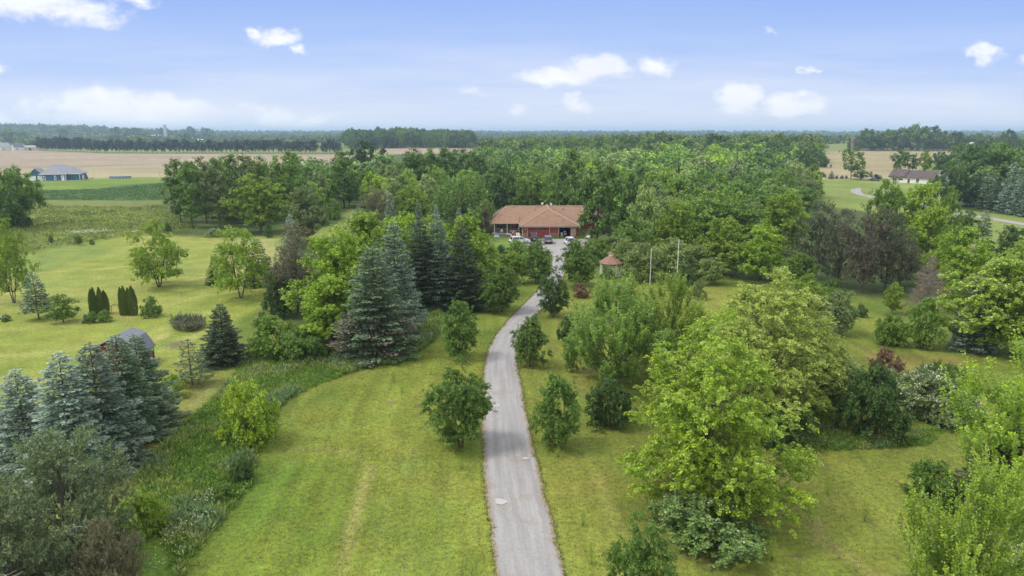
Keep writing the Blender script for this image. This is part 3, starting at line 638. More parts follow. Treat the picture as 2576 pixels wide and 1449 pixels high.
ns = N(t, 'ShaderNodeTexNoise'); ns.inputs['Scale'].default_value = 1; ns.inputs['Detail'].default_value = 4; t.links.new(st.outputs[0], ns.inputs['Vector'])
ng = nz(7, 8, .8); nb = nz(.5, 5, .6)
edge = tm('ABSOLUTE', tm('MULTIPLY_ADD', spx.outputs[0], 2, -1), None)
edge = tm('ADD', edge, tm('MULTIPLY_ADD', ng.outputs['Fac'], .28, -.14)); edge = tm('ADD', edge, tm('MULTIPLY_ADD', nb.outputs['Fac'], .3, -.15))
em = N(t, 'ShaderNodeMapRange'); t.links.new(edge, em.inputs[0]); em.inputs[1].default_value = .80; em.inputs[2].default_value = 1.0
trk = N(t, 'ShaderNodeMapRange'); t.links.new(ns.outputs['Fac'], trk.inputs[0]); trk.inputs[1].default_value = .22; trk.inputs[2].default_value = .78
c1 = N(t, 'ShaderNodeMix', data_type='RGBA'); t.links.new(trk.outputs[0], c1.inputs[0]); c1.inputs[6].default_value = (.25, .24, .235, 1); c1.inputs[7].default_value = (.395, .38, .37, 1)
sm_ = N(t, 'ShaderNodeMapRange'); t.links.new(nb.outputs['Fac'], sm_.inputs[0]); sm_.inputs[1].default_value = .52; sm_.inputs[2].default_value = .72; sm_.inputs[4].default_value = .65
c2 = N(t, 'ShaderNodeMix', data_type='RGBA'); t.links.new(sm_.outputs[0], c2.inputs[0]); t.links.new(c1.outputs[2], c2.inputs[6]); c2.inputs[7].default_value = (.29, .245, .20, 1)
c3 = N(t, 'ShaderNodeMix', data_type='RGBA'); t.links.new(em.outputs[0], c3.inputs[0]); t.links.new(c2.outputs[2], c3.inputs[6]); c3.inputs[7].default_value = (.28, .21, .13, 1)
h2 = N(t, 'ShaderNodeHueSaturation'); t.links.new(c3.outputs[2], h2.inputs['Color']); t.links.new(tm('MULTIPLY_ADD', ng.outputs['Fac'], 1.0, .5), h2.inputs['Value']); t.links.new(h2.outputs[0], b.inputs['Base Color'])
bp = N(t, 'ShaderNodeBump'); bp.inputs['Strength'].default_value = .4; bp.inputs['Distance'].default_value = .04; t.links.new(ng.outputs['Fac'], bp.inputs['Height']); t.links.new(bp.outputs[0], b.inputs['Normal'])
drv, DA, DB = road('driveway', [(2300, 1330, 1710), (1700, 1288, 1498), (1549, 1268, 1450), (1449, 1250, 1421), (1339, 1235, 1396), (1239, 1221, 1369), (1139, 1214, 1344), (1050, 1212, 1325), (999, 1213, 1316), (937, 1216, 1305), (899, 1222, 1299), (860, 1238, 1302), (824, 1262, 1320), (797, 1286, 1344), (768, 1314, 1372), (735, 1347, 1398), (700, 1374, 1416), (670, 1386, 1424), (650, 1388, 1420), (636, 1382, 1416)], mr_, seed=3, rag=.15)
park, _, _ = road('parking_area', [(640, 1378, 1424), (628, 1340, 1450), (618, 1300, 1478), (609, 1290, 1488), (602.2, 1318, 1474)], mr_, z=.045, seed=5, rag=.1)
road('neighbour_driveway', [(449, 2192, 2204), (458, 2180, 2202), (467, 2152, 2188), (475, 2142, 2172), (482, 2138, 2166), (488.5, 2150, 2174), (493, 2164, 2186)][::-1], mr_, z=.05, seed=7, rag=.2)
def ribbon(name, pts, w, z=.05):
    P = [Vector((at(x, y).x, at(x, y).y)) for x, y in pts]; pr = []
    V = []; 
    for k, p in enumerate(P):
        d = (P[min(k + 1, len(P) - 1)] - P[max(k - 1, 0)]).normalized(); nn = Vector((-d.y, d.x)); V += [(*(p + nn * w / 2), z), (*(p - nn * w / 2), z)]
    Q = [(2 * k, 2 * k + 1, 2 * k + 3, 2 * k + 2) for k in range(len(P) - 1)]
    lg = np.repeat(np.arange(len(P)) * 10., 2); u = np.tile([0, 1], len(P))
    obj(name, make_mesh(name, np.array(V), Q, mr_, cattr={'uvl': ('POINT', np.stack([u, lg, 0 * lg, 0 * lg + 1], 1))}), kind='structure')
ribbon('neighbour_lane', [(2170, 491), (2240, 505), (2330, 521), (2412, 537.5), (2480, 548), (2576, 565), (2800, 604)], 4.2)
ribbon('country_road', [(-300, 341), (0, 342), (150, 343), (220, 340.6), (300, 339.2)], 14, z=terrain(0, 0) + .3)
# pale puddle patches and pot holes in the drive
mw = pmat('chalk_patch', (.43, .42, .40), .5, .1, 4)
for (x, y, rx, ry) in [(1245, 1021, .42, .28), (1237, 1027, .25, .15), (1258, 1264, .42, .26), (1322, 1155, .3, .12), (1228, 1012, .25, .12)]:
    p = at(x, y); m_ = MB(); m_.face([(rx * math.cos(a) * (1 + .25 * math.sin(3 * a + x)), ry * 1.6 * math.sin(a) * (1 + .2 * math.cos(2 * a + x)), 0) for a in np.linspace(0, 6.283, 19)[:-1]])
    o = m_.build('pothole_patch', mw, kind='structure'); o.location = (p.x, p.y, .085)

# ------------------------------------------------------------------ ground cover
def inside_pts(poly, n, g):
    lo = poly.min(0); hi = poly.max(0); P = g.uniform(lo, hi, (int(n * 3) + 50, 2)); P = P[sdf(P, poly) < 0]; return P[:n]
def cover(name, px, n, h, cols, label, cat, seed=1, nb=9, wide=.10, spread=.22, tip=.6, poly=None, hvar=.65, clump=3.0, flower=None):
    g = np.random.default_rng(seed); poly = wpoly(px) if poly is None else poly; P = inside_pts(poly, n, g); n = len(P)
    cl = fbm(P[:, 0], P[:, 1], clump, seed + 20); c3_ = np.array(cols); ci = np.clip((cl - .25) * 2 * len(cols) + g.uniform(-.6, .6, n), 0, len(cols) - 1).astype(int)
    hh = h * (1 - hvar + hvar * 2 * cl) * g.uniform(.6, 1.25, n)
    pi = np.repeat(np.arange(n), nb); m = n * nb
    a = g.uniform(0, 6.283, m); s = g.uniform(0, 1, m) ** .6 * spread
    P0 = np.stack([P[pi, 0] + s * np.cos(a), P[pi, 1] + s * np.sin(a), np.full(m, -.03) + terrain(P[pi, 0], P[pi, 1])], 1)
    P0[:, 2] += hh[pi] * g.uniform(0, .55, m)
    D = nrm(np.stack([np.cos(a), np.sin(a), g.uniform(.5, 2.2, m)], 1) + g.normal(0, .25, (m, 3)))
    Nn = nrm(np.stack([-np.sin(a) * .2, np.cos(a) * .2, .6 + 0 * a], 1) + g.normal(0, .5, (m, 3)))
    Ln = hh[pi] * g.uniform(.4, .8, m); Wd = np.maximum(wide * g.uniform(.6, 1.4, m), Ln * .12)
    V, Q = kites(P0, D, Nn, Ln, Wd); T = c3_[ci][pi] * g.uniform(.75, 1.25, (m, 1)); tp = g.uniform(0, tip, m)
    me = make_mesh(name, V, Q, M_GRASS, fattr={'tip': tp}, cattr={'tint': ('FACE', np.concatenate([T, np.ones((m, 1))], 1))})
    return obj(name, me, kind='stuff', label=label, category=cat)
GC = [(.165, .28, .048), (.205, .33, .055), (.14, .25, .05), (.25, .35, .07), (.28, .34, .12), (.17, .27, .11)]
cover('tall_weeds', WEED[:15] + WEED[18:], 15000, .55, GC, 'tall lush weeds in the unmown strip left of the mown lawn', 'weeds', 1, nb=9)
cover('meadow_grass', [(-400, 520), (460, 520), (500, 585), (430, 590), (330, 592), (230, 608), (40, 640), (-400, 660)], 5000, .7, [(.19, .25, .06), (.24, .30, .07), (.17, .23, .06)], 'rough meadow grass beyond the pale mown lawn', 'grass', 2, nb=7, wide=.3, spread=.9, clump=12)
cover('crop_rows', [(-200, 483), (95, 481), (250, 476), (430, 460), (450, 503), (300, 504), (-200, 502)], 3000, .5, [(.09, .165, .055), (.115, .20, .065)], 'dark green leafy crop between the blue house and the meadow', 'crop', 3, nb=6, wide=.5, spread=1.3, clump=9)
cover('wild_grass', [(1960, 1100), (2080, 1010), (2100, 1090), (2270, 1100), (2400, 1060), (2330, 1120), (2200, 1130), (2050, 1135)], 2600, .4, GC, 'long grass around the round dark bush on the right', 'grass', 4, nb=8, wide=.07)
cover('reeds', [(2270, 955), (2350, 925), (2420, 945), (2400, 985), (2330, 990)], 700, 1.1, [(.10, .17, .05), (.14, .2, .06)], 'tall blue green reeds behind the white flowering thicket', 'reeds', 5, nb=9, wide=.08)
cover('verge_grass', [(1050, 780), (1110, 790), (1100, 850), (1060, 878), (1000, 880), (1010, 840)], 1300, .7, GC, 'tall grass below the blue spruces beside the lawn', 'grass', 6, nb=9)
# ragged grass fringe along the drive
g = np.random.default_rng(5); fr = []
for A_ in (DA, DB):
    seg = np.diff(A_, axis=0); ln = np.linalg.norm(seg, axis=1)
    for k in range(len(seg)):
        if A_[k, 1] < 15 or A_[k, 1] > 150: continue
        for q in range(int(ln[k] * 9) + 1): fr.append(A_[k] + seg[k] * g.uniform() + g.normal(0, .09, 2))
fr = np.array(fr); nn_ = len(fr); m = nn_ * 6; pi = np.repeat(np.arange(nn_), 6); a = g.uniform(0, 6.283, m)
V, Q = kites(np.stack([fr[pi, 0] + g.normal(0, .07, m), fr[pi, 1] + g.normal(0, .07, m), np.full(m, -.01)], 1), nrm(np.stack([np.cos(a), np.sin(a), g.uniform(.5, 2, m)], 1)), nrm(np.array([0, 0, .7]) + g.normal(0, .5, (m, 3))), g.uniform(.06, .2, m), g.uniform(.04, .08, m))
T = np.array([.19, .25, .055]) * g.uniform(.7, 1.4, (m, 1)); T[g.uniform(0, 1, m) < .4] = (.32, .26, .15)
obj('fringe_grass', make_mesh('fringe_grass', V, Q, M_GRASS, fattr={'tip': g.uniform(0, .4, m)}, cattr={'tint': ('FACE', np.concatenate([T, np.ones((m, 1))], 1))}), kind='stuff', label='ragged grass fringe along both edges of the gravel drive', category='grass')
# short lawn blades, clover patches
LW = [(1100, 850), (1030, 905), (935, 922), (830, 957), (715, 1010), (690, 1090), (640, 1214), (500, 1376), (440, 1500), (300, 1900), (1400, 2000), (1252, 1449), (1214, 1100), (1218, 930), (1260, 820)]
RW = [(1300, 870), (1300, 905), (1330, 1080), (1420, 1449), (1650, 2000), (3100, 1800), (2700, 1050), (2300, 1100), (1980, 1100), (1500, 880)]
def blades(name, px, n, seed, label):
    g = np.random.default_rng(seed); P = inside_pts(wpoly(px), n, g); m = len(P); c = fbm(P[:, 0], P[:, 1], 5, seed); c2_ = fbm(P[:, 0], P[:, 1], 1.1, seed + 4)
    keep = g.uniform(0, 1, m) < np.clip((c2_ - .3) * 1.6, .25, 1); P = P[keep]; c = c[keep]; m = len(P); a = g.uniform(0, 6.283, m)
    V, Q = kites(np.stack([P[:, 0], P[:, 1], np.full(m, -.01)], 1), nrm(np.stack([np.cos(a), np.sin(a), g.uniform(.4, 1.6, m)], 1)), nrm(np.array([0, 0, .8]) + g.normal(0, .4, (m, 3))), g.uniform(.04, .10, m), g.uniform(.04, .08, m))
    T = (np.array([.175, .235, .040]) * (1 - c[:, None]) + np.array([.235, .275, .06]) * c[:, None]) * g.uniform(.55, 1.45, (m, 1))
    obj(name, make_mesh(name, V, Q, M_GRASS, fattr={'tip': g.uniform(0, .3, m)}, cattr={'tint': ('FACE', np.concatenate([T, np.ones((m, 1))], 1))}), kind='stuff', label=label, category='grass')
blades('lawn_grass', LW, 210000, 11, 'short mown lawn grass left of the gravel drive')
blades('orchard_grass', RW, 210000, 12, 'short mown grass right of the gravel drive around the maples')
# white wildflowers in the weed strip and in the meadow
def flowers(name, spots, label, seed, size=.09, per=60, hz=.55):
    g = np.random.default_rng(seed); PP = []
    for (x, y, r) in spots:
        p = at(x, y); k = int(per * r); q = g.normal(0, r * .5, (k, 2)) * [1, 1.4]; PP.append(np.stack([p.x + q[:, 0], p.y + q[:, 1], hz + g.uniform(-.15, .25, k)], 1))
    P = np.concatenate(PP); m = len(P); V, Q = kites(P, nrm(g.normal(0, 1, (m, 3)) * [1, 1, .3]), nrm(np.array([0, 0, 1]) + g.normal(0, .4, (m, 3))), size * g.uniform(.7, 1.4, m), size * g.uniform(.7, 1.4, m))
    obj(name, make_mesh(name, V, Q, M_BLOSSOM), kind='stuff', label=label, category='flowers')
flowers('white_wildflowers', [(540, 1262, .9), (552, 1252, .8), (520, 1275, .8), (430, 1375, .8), (440, 1352, .7), (480, 1330, 1.0), (505, 1318, .8), (400, 1430, .6), (460, 1400, .5), (280, 1370, .6)], 'white wildflowers in the weedy strip at the lower left', 21, .075, 32)
flowers('meadow_flowers', [(190, 590, 3), (220, 587, 4), (260, 586, 2), (330, 588, 2)], 'patch of small white flowers in the meadow beyond the lawn', 22, .22, 30, .6)
# ------------------------------------------------------------------ trees one by one (photo pixels: base x, base y, top y, crown width)
TT = [
 # lower left
 ('blue_spruce','spruce_big',80,1185,938,225,'B','silver blue spruce, leftmost of the five spruces in front of the shed'),
 ('blue_spruce','spruce_big',195,1205,897,250,'B','tall silver blue spruce, second from the left in front of the shed'),
 ('blue_spruce','spruce_big',268,1165,872,220,'B2','blue green spruce in the middle of the five beside the shed'),
 ('spruce_tree','spruce_big',325,1105,850,195,'K2','green spruce covering the front of the small shed'),
 ('spruce_tree','spruce_big',366,1070,846,185,'K2','dark thin topped spruce at the right corner of the shed'),
 ('pine_tree','pine_old',40,1640,1215,380,'PO','ragged old pine with dead limbs in the bottom left corner'),
 ('pine_tree','pine_old',180,1450,1092,340,'PO','ragged pine crowding the foot of the silver blue spruces'),
 ('pine_tree','pine_old',290,1590,1320,210,'NB','half dead brown pine in the bottom left, right of the ragged one'),
 ('spruce_tree','spruce_big',566,912,768,128,'K','squat dark green spruce on the lawn edge beside the weedy thicket'),
 ('spruce_tree','spruce_lean',484,968,855,92,'K','small thin open spruce on the grass left of the weedy strip'),
 ('golden_shrub','bush_mid',434,998,945,78,'YO','yellow green shrub beside the small open spruce'),
 ('thicket_shrub','bush',365,1348,1245,110,'Y2','bright yellow green bush in the weedy strip beside the pines'),
 ('thicket_shrub','bush',300,1400,1310,95,'G2','green bush left below the bright one in the weedy strip'),
 ('thicket_shrub','bush',612,1212,1150,62,'GD','dark weedy bush at the lawn edge of the weedy strip'),
 ('thicket_shrub','bush',560,1262,1215,60,'G','low bush below the dark weedy one'),
 ('young_maple','bush',632,1112,955,135,(.33, .47, .045),'bright yellow green small tree standing in the weedy strip'),
 ('crabapple_tree','tree_mid',160,811,740,72,'G2','small umbrella shaped tree left of the arborvitae'),
 ('spruce_tree','spruce_clear',98,803,684,66,'K2','spruce with a bare lower trunk on the left lawn'),
 ('shade_tree','open_mid',36,762,552,140,'Y2','tall multi stemmed yellow green tree at the left edge'),
 ('shade_tree','open_mid',400,722,556,165,'Y2','leaning multi stemmed open tree alone on the left lawn'),
 ('maple_tree','open_mid',606,749,570,180,'Y2','spreading yellow green tree in front of two dark spruces'),
 ('spruce_tree','spruce_mid',548,714,640,58,'K','dark spruce half hidden left of the spreading lawn tree'),
 ('spruce_tree','spruce_mid',655,718,604,86,'K','dark broad spruce behind the spreading lawn tree'),
 ('crabapple_tree','bush_mid',383,797,745,50,'G','tiny crooked trunk tree right of the arborvitae'),
 ('flowering_shrub','bush_mid',15,808,790,24,'G','little round shrub at the left edge of the lawn'),
 ('round_shrub','bush_mid',234,812,783,32,'G','clipped round shrub, left one at the foot of the arborvitae'),
 ('round_shrub','bush_mid',264,809,779,36,'G2','clipped round shrub, right one at the foot of the arborvitae'),
 ('small_shrub','bush_mid',218,813,790,18,'K2','low spiky shrub at the left end of the arborvitae bed'),
 ('sapling','tree_mid',199,617,590,23,'G','lone round sapling on the far edge of the left lawn'),
 ('sapling','bush_mid',232,616,602,15,'G','knee high bush right of the lone round sapling'),
 ('sapling','tree_mid',130,616,590,14,'O2','thin bare sapling left on the far lawn edge'),
 ('small_shrub','bush_mid',422,584,558,18,'GD','dark bush at the far end of the left lawn'),
 ('willow_tree','tree_mid',60,566,420,95,'G2','leafy green tree at the left edge below the blue house'),
 ('willow_tree','tree_mid',5,580,418,130,'G','dark rounded tree cut by the left edge below the blue house'),
 ('willow_tree','bush_mid',40,572,488,70,'GD','low dark rounded tree below the leafy one at the left edge'),
 # poplar group left of centre
 ('poplar_tree','poplar_far',455,560,400,66,'G','leftmost tall poplar in the row beyond the lawn'),
 ('poplar_tree','poplar_far',485,574,405,66,'G','second tall poplar from the left in the row beyond the lawn'),
 ('poplar_tree','poplar_far',520,562,396,66,'O2','olive poplar, third from the left beyond the lawn'),
 ('poplar_tree','poplar_far',554,573,398,66,'O2','poplar with bare dark trunk, fourth from the left beyond the lawn'),
 ('poplar_tree','poplar_far',590,562,388,66,'G','poplar, fifth from the left in the row beyond the lawn'),
 ('poplar_tree','poplar_far',628,565,390,66,'O2','poplar, sixth from the left in the row beyond the lawn'),
 ('poplar_tree','poplar_far',665,560,394,60,'G','poplar, seventh from the left behind the bright bushy tree'),
 ('poplar_tree','poplar_far',703,552,392,60,'G2','poplar at the right end of the row beyond the lawn'),
 ('maple_tree','tree_mid',658,586,438,135,'Y2','bright bushy tree in front of the poplar row'),
 ('flowering_shrub','bush_mid',540,595,574,46,'S','white flowering shrub below the poplars'),
 ('small_shrub','bush_mid',676,598,560,24,'GD','small dark shrub under the bright bushy tree'),
 ('poplar_tree','poplar_far',737,528,381,62,'G2','slim pale poplar right of the poplar row'),
 ('poplar_tree','poplar_far',866,523,380,72,'G','tall poplar standing alone beside the grass gap'),
 ('willow_tree','tree_mid',775,612,470,112,'O2','olive rounded willow left of the grass gap'),
 ('round_tree','bush_mid',838,552,500,44,'G2','round small tree at the edge of the grass gap'),
 ('oak_tree','round_far',918,462,352,100,'D','very dark wide oak in front of the far tan field'),
 ('willow_tree','tree_far',955,500,408,62,'O','pale olive willow right of the tall lone poplar'),
 ('shade_tree','tree_far',1008,500,410,62,'G','mid green tree right of the pale olive willow'),
 ('dead_spruce','pine_mid',950,568,472,76,'NB','brown dead spruce behind the small blue spruces'),
 ('poplar_tree','poplar_far',1045,500,374,66,'G','first poplar of the centre row, right of the mid green tree'),
 ('poplar_tree','poplar_far',1084,496,372,64,'G2','second poplar of the centre row'),
 ('poplar_tree','poplar_far',1122,496,371,64,'G','third poplar of the centre row'),
 ('poplar_tree','poplar_far',1162,492,374,60,'G','fourth poplar of the centre row'),
 ('shade_tree','tree_far',1195,500,385,70,'GD','dark green tree at the right end of the centre poplar row'),
 ('maple_tree','tree_mid',1040,566,464,92,'Y2','bright green bushy tree right of the brown dead spruce'),
 ('walnut_tree','flat_far',1165,578,442,168,'G','wide flat topped green tree left of the brick house'),
 ('shade_tree','tree_far',1262,545,412,90,'GD','dark grey green tree directly behind the house left end'),
 ('maple_tree','tree_mid',1335,548,432,110,'G2','layered bright green tree behind the house roof'),
 ('poplar_tree','tree_far',1432,548,376,92,'G','tall dark topped tree behind the middle of the house'),
 ('plum_tree','tree_mid',1212,585,517,44,'R','small reddish brown tree at the left end of the house'),
 ('poplar_tree','tree_far',1500,612,400,132,'G','tall broad tree hiding the right end of the house'),
 ('shade_tree','round_far',1590,590,438,100,'GD','rounded dark tree right of the tall one at the house'),
 ('shade_tree','tree_mid',1700,560,448,110,'G2','bright leafy tree in the wood right of the house'),
 ('dead_tree','pine_mid',1770,560,470,46,'KK','tall dark dead topped conifer right of the house'),
 ('maple_tree','tree_mid',1775,620,476,150,'G2','broad tree behind the open lawn right of the gazebo'),
 ('maple_tree','maple_mid',1700,640,508,110,'Y2','bright maple above the gazebo orchard'),
 ('maple_tree','tree_mid',1590,660,545,95,'G2','soft rounded tree behind the gazebo'),
 # evergreens peeping over the maples left of the house
 ('blue_spruce','spruce_mid',984,612,488,52,'B2','blue spruce top in front of the brown dead spruce'),
 ('blue_spruce','spruce_mid',905,620,518,42,'B2','small blue spruce left of the brown dead one'),
 ('blue_spruce','spruce_mid',881,622,542,34,'B','smallest blue spruce peeping over the bright maples'),
 ('blue_spruce','spruce_mid',1054,610,507,38,'K2','green blue spruce peeping over the maples'),
 ('blue_spruce','spruce_mid',1099,612,516,34,'B','pale blue spruce peeping over the maples'),
 ('blue_spruce','spruce_mid',1155,612,524,34,'B2','last blue spruce top before the house'),
 ('blue_spruce','spruce_mid',741,735,543,66,'B','blue spruce behind the brown dying pine on the left'),
 ('dead_pine','pine_mid',750,790,563,130,'NB','large brown dying pine left of the bright maple'),
 ('dead_pine','pine_mid',718,785,640,80,'N','dark brown ragged pine on the lawn side of the dying one'),
 ('understorey_tree','bush_mid',700,800,690,80,'GD','dark green bush under the brown dying pine'),
 # bright maples and big spruces left of the drive
 ('maple_tree','maple_mid',858,842,570,200,'Y','big bright yellow green maple left of the grey spruce'),
 ('maple_tree','maple_mid',845,870,690,165,'Y','lower bright maple hanging over the weedy strip'),
 ('maple_tree','maple_mid',925,770,535,160,'Y','bright maple behind the tall blue spruces'),
 ('maple_tree','maple_mid',1010,760,540,150,'Y','bright maple between the spruce tops'),
 ('maple_tree','maple_mid',1105,750,546,150,'Y','bright maple behind the rightmost dark spruce'),
 ('maple_tree','maple_mid',1185,745,545,150,'Y','bright maple nearest the brick house'),
 ('blue_spruce','spruce_big',1000,850,568,165,'B2','tallest blue green spruce behind the grey spruce'),
 ('spruce_tree','spruce_big',948,892,628,215,'K2','broad grey green spruce with a brown skirt above the weeds'),
 ('spruce_tree','spruce_big',1062,780,560,130,'K','dark olive spruce right of the tallest one'),
 ('blue_spruce','spruce_big',1104,775,543,120,'B2','narrow blue spruce second from the right'),
 ('spruce_tree','spruce_big',1166,778,565,118,'K','dark pointed spruce at the right end of the spruce group'),
 ('thicket_shrub','bush',690,890,792,150,'G2','sprawling green thicket above the weedy strip'),
 ('thicket_shrub','bush',760,905,830,120,'G','low green thicket between the sprawling one and the maple'),
 ('oak_sapling','ash',1258,785,668,112,'G','rounded dark tree on the lawn right of the spruces'),
 # along the drive
 ('ash_tree','ash',1157,902,755,100,'G','young tree left of the drive, upper of the two on the lawn'),
 ('ash_tree','ash',1160,1124,903,170,'G','young dark green tree beside the drive, largest on the left lawn'),
 ('ash_tree','ash',1335,922,797,98,'G','young tree at the right edge of the drive near the bend'),
 ('ash_tree','ash',1398,1126,942,126,'G','oval young tree on the right side of the drive'),
 ('ash_tree','ash',1391,797,672,86,'GD','dark young tree overhanging the drive at the bend'),
 ('ash_tree','ash',1454,722,605,105,'G','dark leafy tree right of the drive near the parking area'),
 ('ash_tree','ash',1350,712,605,84,'G','dark leafy tree left of the drive near the parking area'),
 ('apple_tree','tree_mid',1288,712,630,76,'Y2','low yellow green tree left of the drive below the parking'),
 ('apple_tree','bush_mid',1262,660,615,50,'GD','dark small tree on the front lawn of the house'),
 ('barberry_shrub','bush_mid',1462,748,712,48,'R','purple brown shrub right of the drive'),
 ('apple_tree','tree_mid',1505,668,600,70,'G2','leafy tree between the white car and the gazebo'),
 ('apple_tree','bush_mid',1302,655,603,70,'G2','leafy bush half hiding the white car at the parking edge'),
 # orchard by the gazebo
 ('apple_tree','tree_mid',1575,690,598,85,'O','pale olive tree behind the gazebo roof'),
 ('apple_tree','tree_mid',1618,708,612,95,'O','pale olive tree right of the gazebo'),
 ('apple_tree','tree_mid',1685,700,600,105,'O','pale olive tree between the two flagpoles'),
 ('apple_tree','tree_mid',1755,695,618,90,'O','pale olive tree right of the flagpoles'),
 ('round_tree','tree_mid',1722,738,665,58,'GD','dark small tree at the foot of the right flagpole'),
 ('small_shrub','bush_mid',1757,754,700,34,'O2','narrow bush right of the dark small tree'),
 ('garden_vine','bush_mid',1526,700,668,30,'G','leafy vine growing up inside the gazebo'),
 ('apple_tree','tree_mid',1790,716,648,70,'O','small pale olive tree at the right end of the orchard'),
 ('round_tree','ash',2068,792,722,70,'G2','bushy tree between the round bright one and the silvery tree'),
 ('maple_tree','maple_mid',1817,690,548,140,'Y2','bright maple with a short clear trunk on the upper lawn'),
 ('maple_tree','maple_mid',1912,705,570,110,'Y','pale yellow green maple right of the upper lawn'),
 ('maple_tree','maple_mid',1960,640,478,120,'Y2','large bright maple behind the dark pines'),
 ('maple_tree','tree_mid',1870,620,505,110,'G2','green tree between the bright maples at the back'),
 # big right-hand maples
 ('maple_tree','maple_tips',1545,965,690,280,'G2','large dark green maple right of the drive'),
 ('maple_tree','maple_tips',1680,935,694,200,'Y2','upright maple between the large dark green one and the huge bright one'),
 ('small_tree','ash',1437,936,842,44,'G2','tiny narrow tree beside the large dark green maple'),
 ('thicket_shrub','bush_mid',1425,862,790,50,'GD','dark shrub left of the large dark green maple'),
 ('thicket_shrub','bush',1530,1072,948,110,'GD','dark bush below the large dark green maple'),
 ('maple_tree','maple_big',1770,1285,796,400,(.30, .43, .05),'huge bright maple in the right foreground, thicket at its foot'),
 ('maple_tree','maple_big',1915,1055,684,340,(.40, .50, .11),'tall pale yellowish maple behind the huge foreground one'),
 ('maple_tree','maple_big',2045,1010,800,170,(.40, .50, .11),'lower yellowish maple at the right of the tall pale one'),
 ('thicket_shrub','bush',1765,1358,1248,275,'VB','pale green viburnum thicket at the foot of the huge maple'),
 ('thicket_shrub','bush',1960,1118,1010,150,'GD','shaded dark bush below the tall pale maple'),
 # right middle
 ('dark_pine','pine_mid',2050,700,508,110,'KK','dark pine at the left end of the dark pine group'),
 ('dark_pine','pine_mid',2105,722,528,110,'KK','second dark pine from the left'),
 ('dark_pine','pine_mid',2165,738,520,120,'N','large brownish pine in the middle of the dark group'),
 ('dark_pine','pine_mid',2225,735,535,110,'KK','dark pine right of the middle of its group'),
 ('dark_pine','pine_mid',2262,720,575,90,'N','brownish pine at the right end of the dark group'),
 ('round_tree','ash',2003,724,632,95,'G2','rounded leafy bush tree left below the dark pines'),
 ('round_tree','ash',2027,775,690,82,'Y2','small bright rounded tree in front of the rounded leafy one'),
 ('small_shrub','bush_mid',2096,738,700,54,'G','grey green shrub at the foot of the dark pines'),
 ('olive_tree','ash',2105,844,730,88,'S','silvery green tree on the right lawn'),
 ('small_shrub','bush_mid',2165,797,764,32,'GD','small dark bush right of the silvery tree'),
 ('sapling','tree_mid',2243,790,712,46,'Y2','slender bright sapling with a thin stem'),
 ('thicket_shrub','bush',2238,866,790,82,'G2','low wide bush on the right lawn, left of a pointed one'),
 ('thicket_shrub','ash',2318,876,748,88,'G2','pointed bush tree on the right lawn'),
 ('dead_conifer','dead_tree',2328,790,640,125,'PK','pinkish grey dead conifer behind the pointed bush'),
 ('maple_tree','maple_mid',2325,705,520,126,'Y2','tall oval bright maple beside the dark pines'),
 ('maple_tree','maple_mid',2410,745,572,130,'Y','light green maple right of the tall oval one'),
 ('maple_tree','tree_mid',2220,640,448,95,'G2','green tree in front of the white house drive loop'),
 ('maple_tree','maple_mid',2305,650,458,120,'Y2','bright tree in front of the white house'),
 ('maple_tree','tree_mid',2372,640,470,62,'G2','bright tree right in front of the white house chimney'),
 ('shade_tree','tree_mid',2412,628,530,72,'GD','dark green tree at the bend of the neighbour lane'),
 ('spruce_tree','spruce_clear',2469,610,530,40,'K2','lone spruce with a bare trunk beside the neighbour lane'),
 ('shade_tree','tree_mid',2535,680,570,95,'GD','dark tree at the right edge below the lane'),
 ('maple_tree','maple_mid',2560,760,602,120,'YO','yellowish maple at the right edge'),
 ('maple_tree','maple_mid',2480,880,645,240,'YO','large yellowish green maple on the right lawn'),
 ('maple_tree','maple_mid',2590,900,660,200,'Y2','large green maple cut by the right edge'),
 ('blue_spruce','spruce_mid',2440,880,700,115,'B2','dark blue spruce under the large yellowish maple'),
 ('barberry_shrub','bush',2225,948,876,84,'R','red brown feathery shrub on the right'),
 ('round_bush','bush',2180,1094,922,162,'GD','big round dark green bush on the right lawn'),
 ('flowering_thicket','bush',2095,1008,905,150,'S','white flowering thicket left behind the round dark bush'),
 ('flowering_thicket','bush',2310,1040,928,170,'S','white flowering thicket right behind the round dark bush'),
 ('flowering_thicket','bush',2395,1065,985,130,'S','low white flowering thicket at the far right of its row'),
 ('maple_tree','maple_tips',2580,1300,848,370,'Y','large maple with bright upright tips at the right edge'),
 ('spruce_tree','spruce_big',2510,1290,1080,230,'KK','dark spruce in the shade below the right edge maple'),
 ('maple_tree','maple_tips',2405,1660,1152,310,'Y2','bright upright maple in the bottom right corner'),
 ('thicket_shrub','bush',2345,1268,1160,125,'G','green bush left of the dark shaded spruce'),
 ('flowering_thicket','bush',2590,1500,1360,180,'S','pale flowering bush in the bottom right corner'),
 ('young_maple','ash',1598,1600,1288,170,'G','young maple at the bottom edge right of the drive'),
 ('young_maple','wild',1180,1500,1395,100,'Y2','small bright sapling at the bottom edge left of the drive'),
 # right far
 ('shade_tree','tree_far',2040,500,414,44,'G','slim leafy tree at the left end of the neighbour lawn'),
 ('shade_tree','round_far',2017,440,374,64,'GD','rounded tree at the left edge of the right tan field'),
 ('round_shrub','bush_mid',2070,421,393,34,'GD','dark bush on the left edge of the right tan field'),
 ('oak_tree','lone_far',2139,451,367,66,'G','lone broad tree with clear trunk in the right tan field'),
 ('fir_tree','spruce_mid',2090,450,430,18,'B2','tiny blue fir left of the lone field tree'),
 ('fir_tree','bush_mid',2104,450,441,8,'K','first tiny round evergreen left of the lone field tree'),
 ('fir_tree','bush_mid',2117,450,441,9,'K','second tiny round evergreen left of the lone field tree'),
